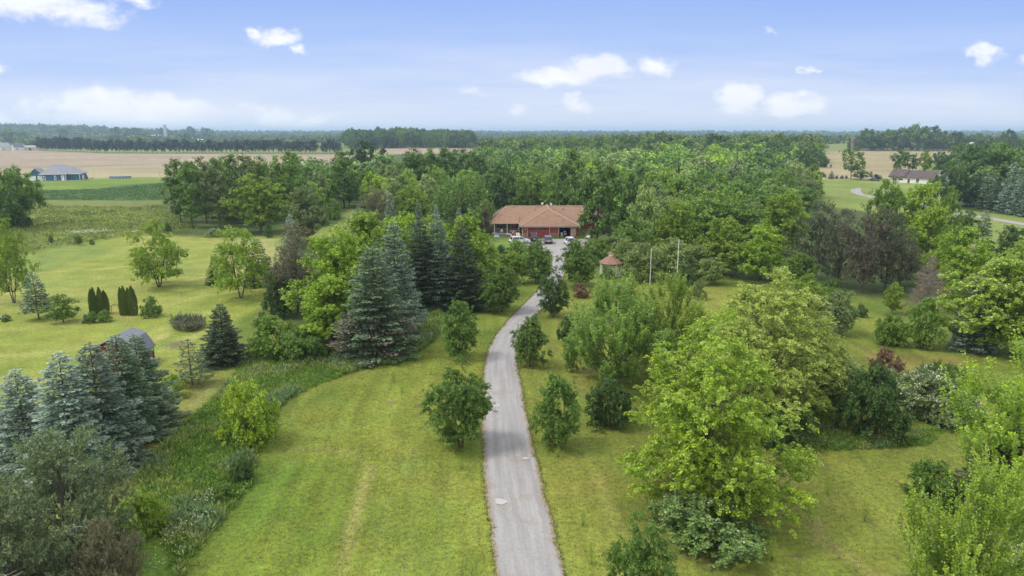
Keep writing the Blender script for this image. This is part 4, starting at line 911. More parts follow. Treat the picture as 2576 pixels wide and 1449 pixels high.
 ('fir_tree','bush_mid',2128,450,441,7,'K','tiny round evergreen nearest the lone field tree'),
 ('shade_tree','tree_mid',2164,453,427,36,'G','small bushy tree right of the lone field tree'),
 ('sapling','tree_mid',2189,448,431,9,'O2','bare slim sapling by the neighbour drive'),
 ('round_shrub','bush_mid',2203,452,438,26,'K','dark shrubs at the end of the neighbour drive'),
 ('shade_tree','tree_far',2262,432,376,48,'G','leafy tree behind the left end of the white house'),
 ('shade_tree','tree_far',2295,430,386,30,'GD','thin dark tree behind the white house roof'),
 ('shade_tree','tree_far',2325,432,377,36,'Y2','pale leaning tree behind the white house roof'),
 ('shade_tree','round_far',2372,440,382,60,'GD','round dark tree behind the white house chimney'),
 ('shade_tree','round_far',2420,450,378,80,'G','broad tree right behind the white house'),
 ('oak_tree','round_far',2385,520,420,80,'GD','dark tree overhanging the white house chimney'),
 ('oak_tree','round_far',2440,480,365,90,'GD','tall dark oak right of the white house'),
 ('oak_tree','round_far',2500,480,360,100,'G','broad oak above the blue spruce row'),
 ('oak_tree','round_far',2560,480,350,100,'G2','oak at the right edge above the blue spruce row'),
 ('oak_tree','round_far',2430,520,440,70,'D','darkest oak left of the blue spruce row'),
 ('blue_spruce','spruce_far',2452,519,432,44,'B2','blue spruce at the left end of the row by the lane'),
 ('blue_spruce','spruce_far',2478,524,434,46,'B2','second blue spruce in the row by the lane'),
 ('blue_spruce','spruce_far',2504,528,446,44,'K','shorter dark spruce in the row by the lane'),
 ('blue_spruce','spruce_far',2534,534,411,58,'B','tallest blue spruce in the row by the lane'),
 ('blue_spruce','spruce_far',2562,540,424,54,'B2','blue spruce near the right edge in the row by the lane'),
 ('blue_spruce','spruce_far',2590,546,430,54,'K2','spruce cut by the right edge in the row by the lane'),
]
SAP = [(990, 962, 922, 16), (1012, 988, 962, 18), (1084, 942, 920, 14), (1160, 1180, 1152, 26), (1404, 1150, 1118, 30), (1466, 1322, 1268, 24), (1487, 1420, 1350, 26), (1940, 1410, 1340, 30),
       (2174, 1312, 1245, 26), (2080, 1245, 1192, 22), (2034, 1180, 1140, 20), (2005, 1400, 1370, 22), (1443, 965, 938, 14)]
SAPL = ['spindly sapling on the left lawn nearest the weed edge', 'low sapling with a dark clump on the left lawn', 'thin sapling near the upper young tree', 'yellow sapling below the largest young tree on the left',
        'pale sapling below the oval tree right of the drive', 'thin sapling on the grass between the drive and the huge maple', 'taller sapling on the grass near the bottom right of the drive',
        'sapling with mown clump right of the huge maple', 'pale sapling in the middle of the right lawn', 'yellow sapling beside a dark weed on the right lawn', 'faint sapling at the top of the right lawn', 'low sapling in the lower right lawn', 'tiny sapling right of the drive bend']
for r in TT: tree(*r)
for (x, y, ty, w), lb in zip(SAP, SAPL):
    tree('sapling', 'wild', x, y, ty, w, 'Y', lb, group='saplings on the lawns', rz=None)
AVX = [(235, 792, 727, 17), (241, 792, 722, 15), (256, 790, 722, 17), (267, 788, 730, 19), (309, 793, 722, 15), (317, 793, 719, 17), (328, 793, 723, 15), (337, 793, 719, 22)]
AVL = ['leftmost narrow arborvitae of the left clump', 'second narrow arborvitae of the left clump', 'third narrow arborvitae of the left clump', 'leaning arborvitae at the right of the left clump',
       'leftmost narrow arborvitae of the right clump', 'second narrow arborvitae of the right clump', 'third narrow arborvitae of the right clump', 'widest arborvitae at the right of the right clump']
for (x, y, ty, w), lb in zip(AVX, AVL): tree('arborvitae', 'arborvitae', x, y, ty, w, 'AV', lb, group='arborvitae on the left lawn')
# blossom on the white flowering shrubs
gb = np.random.default_rng(77)
for o in [o for o in C.objects if o.type == 'EMPTY' and ('flowering' in o.name or 'viburnum' in str(o.get('label')))]:
    cr = [c for c in o.children if c.name.startswith('crown')][0]; me = cr.data; nv = len(me.vertices)
    co_ = np.empty(nv * 3); me.vertices.foreach_get('co', co_); co_ = co_.reshape(-1, 3)[::4]
    nb_ = 70 if 'viburnum' in o['label'] else 900
    k = gb.choice(len(co_), min(nb_ * 3, len(co_)), replace=False); P = co_[k]; P = P[np.argsort(-(P[:, 2] + .25 * np.hypot(P[:, 0], P[:, 1]) + gb.normal(0, .35, len(P))))[:nb_]] * 1.03; m = len(P)
    V, Q = kites(P, nrm(gb.normal(0, 1, (m, 3)) * [1, 1, .3]), nrm(np.array([0, 0, 1]) + gb.normal(0, .5, (m, 3))), gb.uniform(.07, .14, m), gb.uniform(.07, .13, m))
    obj('blossom', make_mesh('blossom', V, Q, M_BLOSSOM), o)
# brown dead boughs round the foot of the broad grey green spruce
for o in [o for o in C.objects if 'brown skirt' in str(o.get('label'))]:
    (V, Q, tp), wd__, H0, R0 = spruce(640, 13, 3.45, .40, 9, 120, .24, .5, .1, ragged=.18, bare=.35)
    kk = V[Q[:, 0], 2] < 5.2; Qk = Q[kk]; V2 = V[Qk.ravel()]; c_ = obj('dead_boughs', make_mesh('dead_boughs', V2, np.arange(len(V2)).reshape(-1, 4), M_NEEDLE, fattr={'tip': tp[kk]}), o); c_.color = (.20, .175, .125, 1)
# dead limbs on the ragged pines
MDW = pmat('dead_wood', (.34, .31, .28), .85, .2, 6)
for nm, lst in ((5, [((1.2, -2.5, 6.2), (2.6, -1.4, .5)), ((-.6, -3.0, 5.2), (2.2, -.8, .9)), ((2.4, -1.8, 5.0), (1.6, -2.4, .3)), ((-2.2, -2.6, 6.4), (-1.2, -1.6, .9)), ((.2, -3.4, 3.8), (2.8, -.4, .7))]),
                (6, [((1.6, -2.6, 4.6), (2.6, -.8, .8)), ((-1.4, -2.6, 5.6), (-1.8, -1.2, .9))]), (7, [((-.6, -2.2, 4.2), (1.9, -1.1, .6)), ((1.2, -1.9, 5.2), (1.8, -.3, .5))])):
    o = [x for x in C.objects if x.type == 'EMPTY' and x.get('category') == 'tree'][nm]; rot = Matrix.Rotation(-o.rotation_euler.z, 3, 'Z')
    for (a, d) in lst:
        a = Vector(a) ; d = Vector(d); mb = MB(); mb.tube([rot @ a, rot @ (a + d * .35 + Vector((0, 0, .1))), rot @ (a + d * .7 + Vector((.1, .1, .12))), rot @ (a + d)], [.075, .06, .04, .018], 6)
        for u in (.3, .5, .65, .8):
            b0 = a + d * u; sd_ = d.cross(Vector((0, 0, 1))).normalized() * (1 if u in (.3, .65) else -1)
            mb.tube([rot @ b0, rot @ (b0 + sd_ * .45 + d * .15), rot @ (b0 + sd_ * .75 + d * .3 + Vector((0, 0, .15)))], [.032, .022, .01], 5)
        mb.build('dead_branch', MDW, o, smooth=True)

# ------------------------------------------------------------------ the wood behind the house: single trees, then the far mass
g = np.random.default_rng(99)
def region(px): return wpoly(px)
WOOD = region([(735, 555), (900, 520), (1010, 560), (1240, 545), (1480, 560), (1640, 640), (1800, 620), (1990, 560), (2060, 520), (2040, 470), (1990, 446), (2040, 420), (1800, 400), (1230, 405), (1195, 450), (980, 455), (720, 458), (440, 470), (440, 520), (560, 560)])
occ = [(t_[0], t_[1], t_[2] * .8) for t_ in TREES]
lo = WOOD.min(0); hi = WOOD.max(0); placed = []
cand = g.uniform(lo, hi, (26000, 2)); cand = cand[sdf(cand, WOOD) < 0]
cand = cand[np.argsort(cand[:, 1] + g.uniform(0, 60, len(cand)))]
WL = {'G': 'mid green broadleaf tree', 'G2': 'light green broadleaf tree', 'GD': 'deep green broadleaf tree', 'O': 'pale olive broadleaf tree', 'O2': 'dull olive broadleaf tree', 'D': 'blackish green oak', 'Y2': 'yellow green broadleaf tree', 'B2': 'blue green conifer'}
house_c = at(1400, 590)
def hole(x, y): return (abs(x - 9) < 22 and 160 < y < 198)
NW = 0; WT = []; TNAME = ['']
for (x, y) in cand:
    if NW >= 178: break
    r = g.uniform(3.6, 5.2)
    if hole(x, y): continue
    px_ = CX + x / y * F_PX
    if 800 < px_ < 905 and y < 215: continue
    if any((x - a) ** 2 + (y - b_) ** 2 < ((r + c_) * .82) ** 2 for a, b_, c_ in occ): continue
    q = g.uniform(); c = ('G' if q < .3 else 'G2' if q < .58 else 'GD' if q < .68 else 'O2' if q < .84 else 'O' if q < .92 else 'Y2')
    if y > 330 and q < .5: c = 'GD'
    h = g.uniform(8.5, 14.0) if y < 260 else g.uniform(10, 15.5)
    if px_ < 1195: h = min(h, (385 - 332) and 25 - y * 53 / 1717.0 + g.uniform(-2.5, 1.0))
    kind = ('tree_far', 'round_far', 'tree_far', 'poplar_far')[int(g.uniform(0, 3.35))]
    wd = 2 * r * (1.0 if kind != 'poplar_far' else .72)
    side = 'left of' if px_ < 1230 else ('behind' if px_ < 1480 else 'right of')
    to_ = tree('wood_tree', kind, 0, 0, 0, 0, tuple(1.18 * v_ for v_ in PAL[c]), f'{WL[c]} in the dense wood {side} the brick house', group=f'{WL[c]}s in the wood {side} the brick house', base=Vector((x, y, float(terrain(x, y)) - .1)), hgt=h, wid=wd)
    WT.append((to_, px_, y, c, side)); occ.append((x, y, r)); NW += 1

ORD = ['first', 'second', 'third', 'fourth', 'fifth', 'sixth', 'seventh', 'eighth', 'ninth', 'tenth', 'eleventh', 'twelfth', 'thirteenth', 'fourteenth', 'fifteenth', 'sixteenth', 'seventeenth', 'eighteenth', 'nineteenth']
TENS = {20: 'twent', 30: 'thirt', 40: 'fort', 50: 'fift', 60: 'sixt', 70: 'sevent', 80: 'eight', 90: 'ninet'}
def ordinal(n):
    return ORD[n - 1] if n < 20 else (TENS[n] + 'ieth' if n % 10 == 0 else TENS[n // 10 * 10] + 'y ' + ORD[n % 10 - 1])
SH_ = {'G': 'mid green', 'G2': 'light green', 'GD': 'deep green', 'O': 'pale olive', 'O2': 'dull olive', 'Y2': 'yellow green'}
buck = {}
for (o_, px_, y, c, side) in WT: buck.setdefault((SH_[c], 'near' if y < 235 else ('middle' if y < 300 else 'far'), side), []).append((px_, o_))
for (cn, bd, side), lst in buck.items():
    lst.sort(key=lambda q: q[0])
    for k_, (px_, o_) in enumerate(lst): o_['label'] = f'{cn} tree, {ordinal(k_ + 1)} from left, in the {bd} wood {side} the brick house'; o_['group'] = f'trees of the wood {side} the brick house'
def mass(name, kind, pts, hs, ws, cols, label, cat='wood', thin=1.0, g=g):
    """many crowns joined in one mesh for a far-off wood"""
    VV = []; QQ = []; TP = []; TC = []; off = 0
    for i, (x, y) in enumerate(pts):
        V, Q, tp, H0, R0 = RAW[kind][i % len(RAW[kind])]
        a = g.uniform(0, 6.283); ca, sa = math.cos(a), math.sin(a); s = ws[i] / 2 / R0; sz = hs[i] / H0
        X = (V[:, 0] * ca - V[:, 1] * sa) * s + x; Y = (V[:, 0] * sa + V[:, 1] * ca) * s + y; Z = V[:, 2] * sz + float(terrain(x, y)) - .3
        VV.append(np.stack([X, Y, Z], 1)); QQ.append(Q + off); off += len(V); TP.append(tp * .6); TC.append(np.tile(cols[i], (len(Q), 1)))
    TC = np.concatenate(TC); me = make_mesh(name, np.concatenate(VV), np.concatenate(QQ), M_LEAFT, fattr={'tip': np.concatenate(TP)}, cattr={'tint': ('FACE', np.concatenate([TC, np.ones((len(TC), 1))], 1))})
    return obj(name, me, kind='stuff', label=label, category=cat)
def poisson(poly, n, d, g, seed=0):
    P = inside_pts(poly, n, g); cell = {}; keep = []
    for p in P:
        k = (int(p[0] // d), int(p[1] // d)); ok = True
        for a in (-1, 0, 1):
            for b in (-1, 0, 1):
                for q in cell.get((k[0] + a, k[1] + b), ()):
                    if (q[0] - p[0]) ** 2 + (q[1] - p[1]) ** 2 < d * d: ok = False
        if ok: cell.setdefault(k, []).append(p); keep.append(p)
    return np.array(keep)
def colmix(n, names, g):
    c = np.array([PAL[k] for k in names]); return c[g.integers(0, len(names), n)] * g.uniform(.85, 1.18, (n, 1))
ymax = max(o_[1] for o_ in occ[len(TT):]) if NW else 300
w2p = region([(880, 452), (1000, 452), (1185, 450), (1225, 378), (1350, 363), (1600, 356), (1800, 355), (2050, 372), (2062, 386), (2050, 412), (1985, 446), (2060, 520), (1990, 560), (1640, 600), (1240, 545), (900, 520), (740, 540), (740, 455)])
P = poisson(w2p, 9000, 9.0, g); P = np.array([p for p in P if all((p[0] - a) ** 2 + (p[1] - b_) ** 2 > (c_ + 2.5) ** 2 for a, b_, c_ in occ) and not hole(*p) and not (800 < CX + p[0] / p[1] * F_PX < 905 and p[1] < 215)])
n = len(P); nearw = P[:, 1] < 1e9
mass('woodland', 'crown_low', P, g.uniform(8, 15, n) + 7 * fbm(P[:, 0], P[:, 1], 60, 3) ** 2, g.uniform(8, 17, n), colmix(n, ['G', 'GD', 'O2', 'G2', 'G', 'GD', 'D', 'O', 'Y2', 'G2'], g) * np.where(P[:, 1:2] > 480, .9, 1.3), 'dense broadleaf wood stretching from the house to the horizon')
w3p = region([(868, 374.5), (1192, 373), (1180, 362), (1000, 358), (880, 362)]); P = poisson(w3p, 2500, 11, g); n = len(P)
mass('distant_copse', 'crown_low', P, g.uniform(20, 27, n), g.uniform(13, 19, n), colmix(n, ['GD', 'D', 'G', 'GD'], g), 'dark block of woodland beyond the far tan field strip')
w4p = region([(2135, 379), (2420, 377.5), (2600, 379), (2700, 372), (2400, 365), (2150, 366)]); P = poisson(w4p, 1500, 14, g); n = len(P)
mass('farmstead_trees', 'crown_low', P, g.uniform(11, 19, n), g.uniform(12, 20, n), colmix(n, ['GD', 'G', 'G', 'O2', 'D'], g), 'big old trees around the farmstead behind the right tan field')
w5p = region([(2430, 500), (2640, 520), (2900, 540), (2900, 400), (2600, 395), (2400, 400)]); P = poisson(w5p, 400, 9, g)
P = np.array([p for p in P if all((p[0] - a) ** 2 + (p[1] - b_) ** 2 > (c_ + 1.5) ** 2 for a, b_, c_ in occ)]); n = len(P)
mass('roadside_wood', 'crown_low', P, g.uniform(12, 18, n), g.uniform(9, 13, n), colmix(n, ['GD', 'G', 'D'], g), 'dense wood behind the blue spruce row on the right')
# far wooded belts out to the horizon
FX = []; 
for (d0, d1, nmax, sp, xa, xb, cov_) in [(950, 1400, 900, 16, -1500, 520, .36), (950, 1400, 500, 15, 620, 1300, .55), (1300, 2100, 2600, 19, -2200, 1900, .45), (2100, 3100, 4200, 24, -3000, 2700, .72), (3100, 4700, 2600, 45, -4200, 4200, .8), (4700, 7500, 2200, 85, -6500, 6500, .85)]:
    Pq = poisson(np.array([[xa, d0], [xb, d0], [xb, d1], [xa, d1]], float), nmax * 2, sp, g)
    nn = fbm(Pq[:, 0] * .35, Pq[:, 1], 190 if d0 < 2000 else 420, int(d0)); Pq = Pq[nn < np.quantile(nn, cov_)]
    sc_ = sp / 16; hh = g.uniform(11, 18, len(Pq)) * (1 + .12 * (sc_ - 1)); ww = g.uniform(1.05, 1.5, len(Pq)) * sp
    keep = np.ones(len(Pq), bool)
    pxl = CX + Pq[:, 0] / Pq[:, 1] * F_PX
    keep &= ~((d0 < 1300) & (Pq[:, 1] < 1050) & (pxl > 0))
    keep &= ~((pxl > 240) & (pxl < 330) & (Pq[:, 1] < 2100) & (Pq[:, 1] > 1300))
    Pq = Pq[keep]; hh = hh[keep]; ww = ww[keep]
    if d0 >= 2100: hh = hh * 1.15
    FX.append((Pq, hh, ww))
B('crown_min', [175, 176, 177], 12, 6.0, .3, 'round', 8, 3, 3, 4.2, 2.4, up=.5, droop=.2, lobe=.3)
P = np.concatenate([f[0] for f in FX]); n = len(P)
mass('distant_woods', 'crown_min', P, np.concatenate([f[1] for f in FX]), np.concatenate([f[2] for f in FX]), colmix(n, ['G', 'GD', 'D', 'O2', 'G2'], g) * .62, 'wooded hills and hedgerows along the horizon')
# pine row at the far side of the tan field
k = 0; x = 100.0
while x < 852:
    if not (803 < x < 812):
        yb = float(np.interp(x, [100, 215, 250, 860], [379.5, 382.5, 385, 387.2])); yy_ = yb + g.uniform(-.5, .5)
        p = at(x, yy_); ks = 'pine_row'
        tree('row_pine', ks, x, yy_, yb - g.uniform(28, 38), 17 + g.uniform(-2, 4), 'FB', f'dark pine, {ordinal(k + 1)} from the left in the long row across the tan field', group='pines in the long row across the tan field', base=Vector((p.x, p.y, 0)), rz=g.uniform(0, 6))
        k += 1
    x += g.uniform(7.5, 11.5) if x > 215 else 6
# trees beyond the pine row, one by one
FT = [(160, 357, 322, 26, 'GD', 'lone dark tree on the pasture beyond the pine row'), (60, 362, 330, 45, 'G', 'rounded tree above the far houses on the left'), (20, 362, 325, 55, 'GD', 'dark tree behind the far houses on the left'),
      (95, 372, 345, 45, 'G2', 'light tree behind the far long barn'), (205, 372, 346, 24, 'G2', 'light tree just behind the pine row, left part'), (240, 366, 340, 26, 'O2', 'dull tree behind the pine row near the pole'),
      (290, 372, 338, 44, 'G', 'broad tree behind the pine row, left of the dark clump'), (345, 372, 340, 44, 'G2', 'light broad tree behind the pine row'), (300, 352, 320, 60, 'D', 'dark clump tree on the hill foot'), (350, 350, 321, 50, 'D', 'dark round tree beside the far clump'),
      (415, 345, 321, 40, 'D', 'dark tree below the far silo'), (480, 347, 318, 40, 'D', 'dark round tree right of the far white barn'), (520, 349, 321, 36, 'GD', 'dark tree right of the round one on the skyline'),
      (470, 365, 335, 40, 'GD', 'dense tree left of the far grey barn roof'), (560, 374, 352, 30, 'G2', 'tree standing above the pine row in its middle'), (663, 372, 350, 26, 'GD', 'dark tree above the pine row near its gap'),
      (2180, 379, 324, 62, 'GD', 'large old tree at the left end of the farmstead'), (2232, 379, 326, 60, 'G', 'large old tree, second from the left at the farmstead'), (2290, 379, 313, 74, 'G', 'tallest old tree at the farmstead'), (2345, 379, 317, 72, 'GD', 'wide old tree right of the tallest at the farmstead'), (2372, 379, 340, 44, 'Y2', 'pale rounded tree at the farmstead edge'), (2405, 379, 331, 50, 'D', 'dark tree left of the cream pole barn'), (2468, 380, 336, 52, 'G', 'broad tree right of the cream pole barn'), (2530, 384, 326, 56, 'GD', 'tall tree on the skyline near the right edge'),
      (735, 378, 352, 40, 'G2', 'light round tree above the right part of the pine row'), (842, 384, 352, 26, 'O2', 'dull tree at the right end of the pine row')]
for (x, yb, ty, w, c, lb) in FT: tree('field_tree', 'crown_low' if x < 2000 else 'round_far', x, yb, ty, w, c, lb)
# ------------------------------------------------------------------ the brick and red house
M_ROOF = pmat('brown_shingle', (.25, .148, .096), .85, .22, 1.1, bump=.3, col2=(.315, .195, .13), stretch=(1, 1, 2))
M_RED = pmat('red_siding', (.36, .065, .048), .6, .15, 3, stretch=(1, 1, 6)); M_DOORRED = pmat('garage_red', (.34, .075, .058), .55, .1, 2)
M_STONE = pmat('stone_veneer', (.27, .215, .16), .9, .45, 4, bump=.6); M_TRIM = pmat('tan_trim', (.55, .43, .32), .6, .08, 3)
M_DARK = pmat('dark_interior', (.015, .015, .017), .8, .2, 2); M_GLASS = pmat('window_glass', (.02, .03, .04), .08, .1, 1, spec=.8)
M_WHITE = pmat('white_paint', (.78, .78, .76), .5, .06, 2); M_CONC = pmat('concrete', (.42, .40, .37), .9, .12, 1.5); M_GREY = pmat('grey_metal', (.45, .46, .48), .4, .08, 3, metal=.3)
M_GUT = pmat('gutter', (.40, .36, .32), .5, .05, 3); M_WOODB = pmat('brown_wood', (.17, .10, .06), .8, .3, 4); M_BLACK = pmat('black_plastic', (.02, .02, .02), .6, .2, 3)
hx, hy = 9.2, 164.4
H = thing('brick_house', Vector((hx, hy, 0)), 0, 'long low house with brown hipped roof and red garage front', 'house')
w = MB()
w.box(-6.6, -5.35, 0, .25, 0, 2.68); w.box(-.15, 2.15, 0, .25, 0, 2.68); w.box(-5.35, -.15, 0, .25, 2.35, 2.68); w.box(2.15, 4.95, 0, .25, 2.40, 2.68); w.box(4.95, 6.6, 0, .25, 0, 2.68)
w.box(-6.6, -6.35, .25, 9.6, 0, 2.66); w.box(6.35, 6.6, .25, 9.6, 0, 2.66)
w.box(-13.8, -6.6, 9.6, 9.85, 0, 2.66); w.box(6.6, 14.8, 8.0, 8.25, 0, 2.66); w.box(-13.8, -13.55, 9.85, 25.2, 0, 2.66); w.box(14.55, 14.8, 8.25, 25.2, 0, 2.66); w.box(-13.55, 14.55, 24.95, 25.2, 0, 2.66)
w.build('wall', M_RED, H)
for bx_ in ((-6.66, -5.4, -.08, 0, 0, 1.15), (-.1, 2.1, -.08, 0, 0, 1.15), (-6.74, -6.6, -.08, 9.5, 0, 1.15), (-13.8, -6.75, 9.5, 9.6, 0, .95), (6.65, 14.8, 7.9, 8.0, 0, 1.0)): MB().box(*bx_).build('stone_base', M_STONE, H)
w = MB(); w.box(-6.2, 6.2, 7.4, 7.6, 0, 2.6); w.box(1.9, 2.05, .3, 7.4, 0, 2.6); w.box(5.1, 5.25, .3, 7.4, 0, 2.6); w.box(-6.2, 6.2, .3, 7.4, 2.5, 2.62); w.build('garage_interior', M_DARK, H)
def hiproof(eaves, ridge, th=.16):
    (x0, x1, y0, y1, ze), (a, b) = eaves, ridge; m = MB(); E = [(x0, y0, ze), (x1, y0, ze), (x1, y1, ze), (x0, y1, ze)]
    m.face([E[0], E[1], b, a] if abs(a[0] - b[0]) > abs(a[1] - b[1]) else [E[0], E[1], a])
    if abs(a[0] - b[0]) > abs(a[1] - b[1]): m.face([E[1], E[2], b]); m.face([E[2], E[3], a, b]); m.face([E[3], E[0], a])
    else: m.face([E[1], E[2], b, a]); m.face([E[2], E[3], b]); m.face([E[3], E[0], a, b])
    m.box(x0 + .01, x1 - .01, y0 + .01, y1 - .01, ze - th, ze - .005); return m
r = hiproof((-14.4, 15.4, 7.2, 26.0, 2.84), ((-10.6, 16.6, 5.85), (11.8, 16.6, 5.85))); r.build('roof', M_ROOF, H)
r = hiproof((-7.3, 7.3, -.75, 17.9, 2.88), ((0, 6.6, 6.25), (0, 17.2, 6.25))); rf = r.build('garage_roof', M_ROOF, H)
m = MB(); E_ = [(-14.3, 5.6, 2.72), (-7.4, 5.6, 2.72), (-7.4, 11.6, 4.35), (-11.2, 11.6, 4.35), (-14.3, 8.6, 2.9)]; m.face([E_[0], E_[1], E_[2], E_[3]]); m.face([E_[0], E_[3], E_[4]]); m.box(-14.29, -7.41, 5.61, 9.4, 2.56, 2.715); m.build('porch_roof', M_ROOF, H)
m = MB()
for (x0, x1, y0, y1) in ((-7.38, 7.38, -.85, -.76), (-7.4, -7.31, -.85, 7.1), (7.31, 7.4, -.85, 7.1), (-14.4, -7.42, 5.5, 5.59), (7.42, 15.5, 7.08, 7.17)): m.box(x0, x1, y0, y1, 2.62, 2.80)
m.build('gutter', M_GUT, H)
m = MB()
for (a, b) in (((-7.2, -.7, 2.93), (0, 6.6, 6.3)), ((7.2, -.7, 2.93), (0, 6.6, 6.3)), ((0, 6.6, 6.3), (0, 17.2, 6.3)), ((-10.6, 16.6, 5.9), (11.8, 16.6, 5.9)), ((-14.3, 7.3, 2.9), (-10.6, 16.6, 5.9)), ((-14.3, 25.9, 2.9), (-10.6, 16.6, 5.9))): m.tube([a, b], .12, 5)
m.build('ridge_cap', pmat('ridge_shingle', (.50, .35, .24), .85, .15, 3), H)
for x in (-6.62, -5.45, -.1, 2.12): MB().box(x - .08, x + .08, -.17, -.09, 0, 2.62).build('trim_board', M_TRIM, H)
gd = MB().box(-5.3, -.2, .05, .12, 0, 2.33).build('garage_door', M_DOORRED, H)
m = MB()
for z in (.47, .94, 1.41, 1.88): m.box(-5.3, -.2, .035, .049, z - .012, z + .012)
m.build('panel_line', pmat('door_groove', (.12, .03, .025), .7, .1, 2), gd)
m = MB()
for k in range(8): m.box(-5.15 + k * .62, -4.68 + k * .62, .03, .048, 2.0, 2.24)
m.build('window_strip', M_GLASS, gd)
MB().box(5.0, 6.3, -.06, 0, .1, 2.3).build('side_door', M_TRIM, H)
for (x, yb) in ((-13.6, 6.0), (-10.4, 6.0), (-7.5, 6.0)): MB().box(x - .11, x + .11, yb - .11, yb + .11, .12, 2.56).build('porch_post', M_TRIM, H)
MB().box(-14.2, -7.0, 5.7, 9.48, 0, .12).build('porch_floor', M_CONC, H)
for (a, b) in ((-13.2, -11.6), (-10.9, -9.4), (-8.8, -7.2)):
    wd_ = MB().box(a, b, 9.42, 9.48, 1.0, 2.3).build('window', M_GLASS, H); m = MB(); m.box(a - .06, a, 9.4, 9.47, .95, 2.35); m.box(b, b + .06, 9.4, 9.47, .95, 2.35); m.box(a, b, 9.4, 9.47, 2.3, 2.36); m.box(a, b, 9.4, 9.47, .94, 1.0); m.build('frame', M_TRIM, wd_)
for (x, z) in ((-1.2, .35), (1.1, .35)):
    d = MB(); d.cyl((x, 17.0, 6.2 if x < 0 else 5.95), .025, .35, 6); d.build('dish_mast', M_GREY, H)
    d = MB(); n_ = 14
    for k in range(n_):
        a, b = 6.283 * k / n_, 6.283 * (k + 1) / n_; c_ = (x, 16.78, 6.62 if x < 0 else 6.42)
        d.face([c_, (x + .33 * math.cos(a), 16.66, c_[2] + .33 * math.sin(a)), (x + .33 * math.cos(b), 16.66, c_[2] + .33 * math.sin(b))])
    d.build('satellite_dish', M_WHITE, H)
for (x, y_, z) in ((-2.6, 16.5, 5.7), (3.4, 16.5, 5.7)): MB().cyl((x, y_, z), .05, .75, 8).build('vent_pipe', M_GREY, H)
for (x, y_) in ((-3.1, 14.6), (4.2, 14.6), (-.6, 6.4), (1.2, 6.5)):
    z = 2.84 + (y_ - 7.2) * 3.01 / 9.4 if y_ > 10 else 5.95; MB().box(x - .14, x + .14, y_ - .14, y_ + .14, z - .05, z + .16).build('roof_vent', M_BLACK, H)
lm = MB(); lm.cyl((-6.0, -.1, 1.95), .08, .24, 8); lm.build('wall_lamp', M_WHITE, H)
# things on the porch, lawn and in the open bay
def clutter(name, label, cat, x, y, z, parts):
    t_ = thing(name, Vector((hx + x, hy + y, z)), 0, label, cat)
    for nm, mt, f in parts:
        m = MB(); f(m); m.build(nm, mt, t_)
M_REDP = pmat('red_plastic', (.45, .04, .04), .5, .1, 3); M_BLUEG = pmat('pale_blue', (.40, .50, .56), .5, .1, 3); M_CREAM = pmat('cream', (.6, .58, .5), .6, .1, 3)
clutter('patio_table', 'white topped table on the porch beside the red wagon', 'table', -8.9, 4.6, 0, [('tabletop', M_GREY, lambda m: m.box(-.8, .8, -.45, .45, .95, 1.0)), ('leg', M_WHITE, lambda m: m.box(-.2, .2, -.2, .2, 0, .95))])
clutter('garden_cart', 'red garden cart on the path before the porch', 'cart', -8.6, 3.2, 0, [('tray', M_REDP, lambda m: m.box(-.7, .7, -.4, .4, .28, .6)), ('wheel', M_BLACK, lambda m: m.cyl((-.45, -.46, .2), .2, .08, 10, 'y')), ('wheel', M_BLACK, lambda m: m.cyl((.45, -.46, .2), .2, .08, 10, 'y'))])
clutter('play_sled', 'red toy box left of the garden cart on the path', 'toy box', -10.2, 3.4, 0, [('box', M_REDP, lambda m: m.box(-.4, .4, -.3, .3, 0, .35)), ('lid', M_WHITE, lambda m: m.box(-.42, .42, -.32, .32, .36, .4))])
clutter('garden_chair', 'white garden chair on the porch', 'chair', -11.8, 6.8, .12, [('seat', M_WHITE, lambda m: m.box(-.28, .28, -.28, .28, .4, .46)), ('backrest', M_WHITE, lambda m: m.box(-.28, .28, .24, .3, .46, .95)), ('leg', M_WHITE, lambda m: m.box(-.28, -.22, -.28, -.22, 0, .4)), ('leg', M_WHITE, lambda m: m.box(.22, .28, -.28, -.22, 0, .4))])
clutter('lawn_bench', 'small pale blue bench on the front lawn', 'bench', -12.9, -1.2, 0, [('seat', M_BLUEG, lambda m: m.box(-.6, .6, -.2, .2, .38, .44)), ('backrest', M_BLUEG, lambda m: m.box(-.6, .6, .18, .24, .44, .85)), ('leg', M_BLUEG, lambda m: m.box(-.55, -.48, -.2, .2, 0, .38)), ('leg', M_BLUEG, lambda m: m.box(.48, .55, -.2, .2, 0, .38))])
clutter('leaning_board', 'cream board leaning beside the garage corner', 'board', -7.6, .4, 0, [('panel', M_CREAM, lambda m: m.hexa([(-.45, -.1, 0), (.45, -.3, 0), (.45, -.25, 0), (-.45, -.05, 0)], [(-.7, .3, 1.1), (.2, .1, 1.1), (.2, .15, 1.1), (-.7, .35, 1.1)])), ('edge', M_WOODB, lambda m: m.box(-.2, .2, -.05, .25, 0, .05))])
clutter('storage_tub', 'white tub stacked just inside the open garage bay', 'tub', 2.9, .9, 0, [('tub', M_WHITE, lambda m: m.box(-.25, .25, -.2, .2, .5, 1.1)), ('stand', M_GREY, lambda m: m.box(-.3, .3, -.25, .25, 0, .48))])
clutter('wire_rack', 'pale cluttered rack in the middle of the open garage bay', 'rack', 3.7, .8, 0, [('post', M_GREY, lambda m: m.box(-.3, -.24, -.2, .2, 0, 1.7)), ('shelf', M_CREAM, lambda m: m.box(-.3, .3, -.2, .2, .6, .95)), ('shelf', M_GREY, lambda m: m.box(-.3, .3, -.2, .2, 1.2, 1.45))])
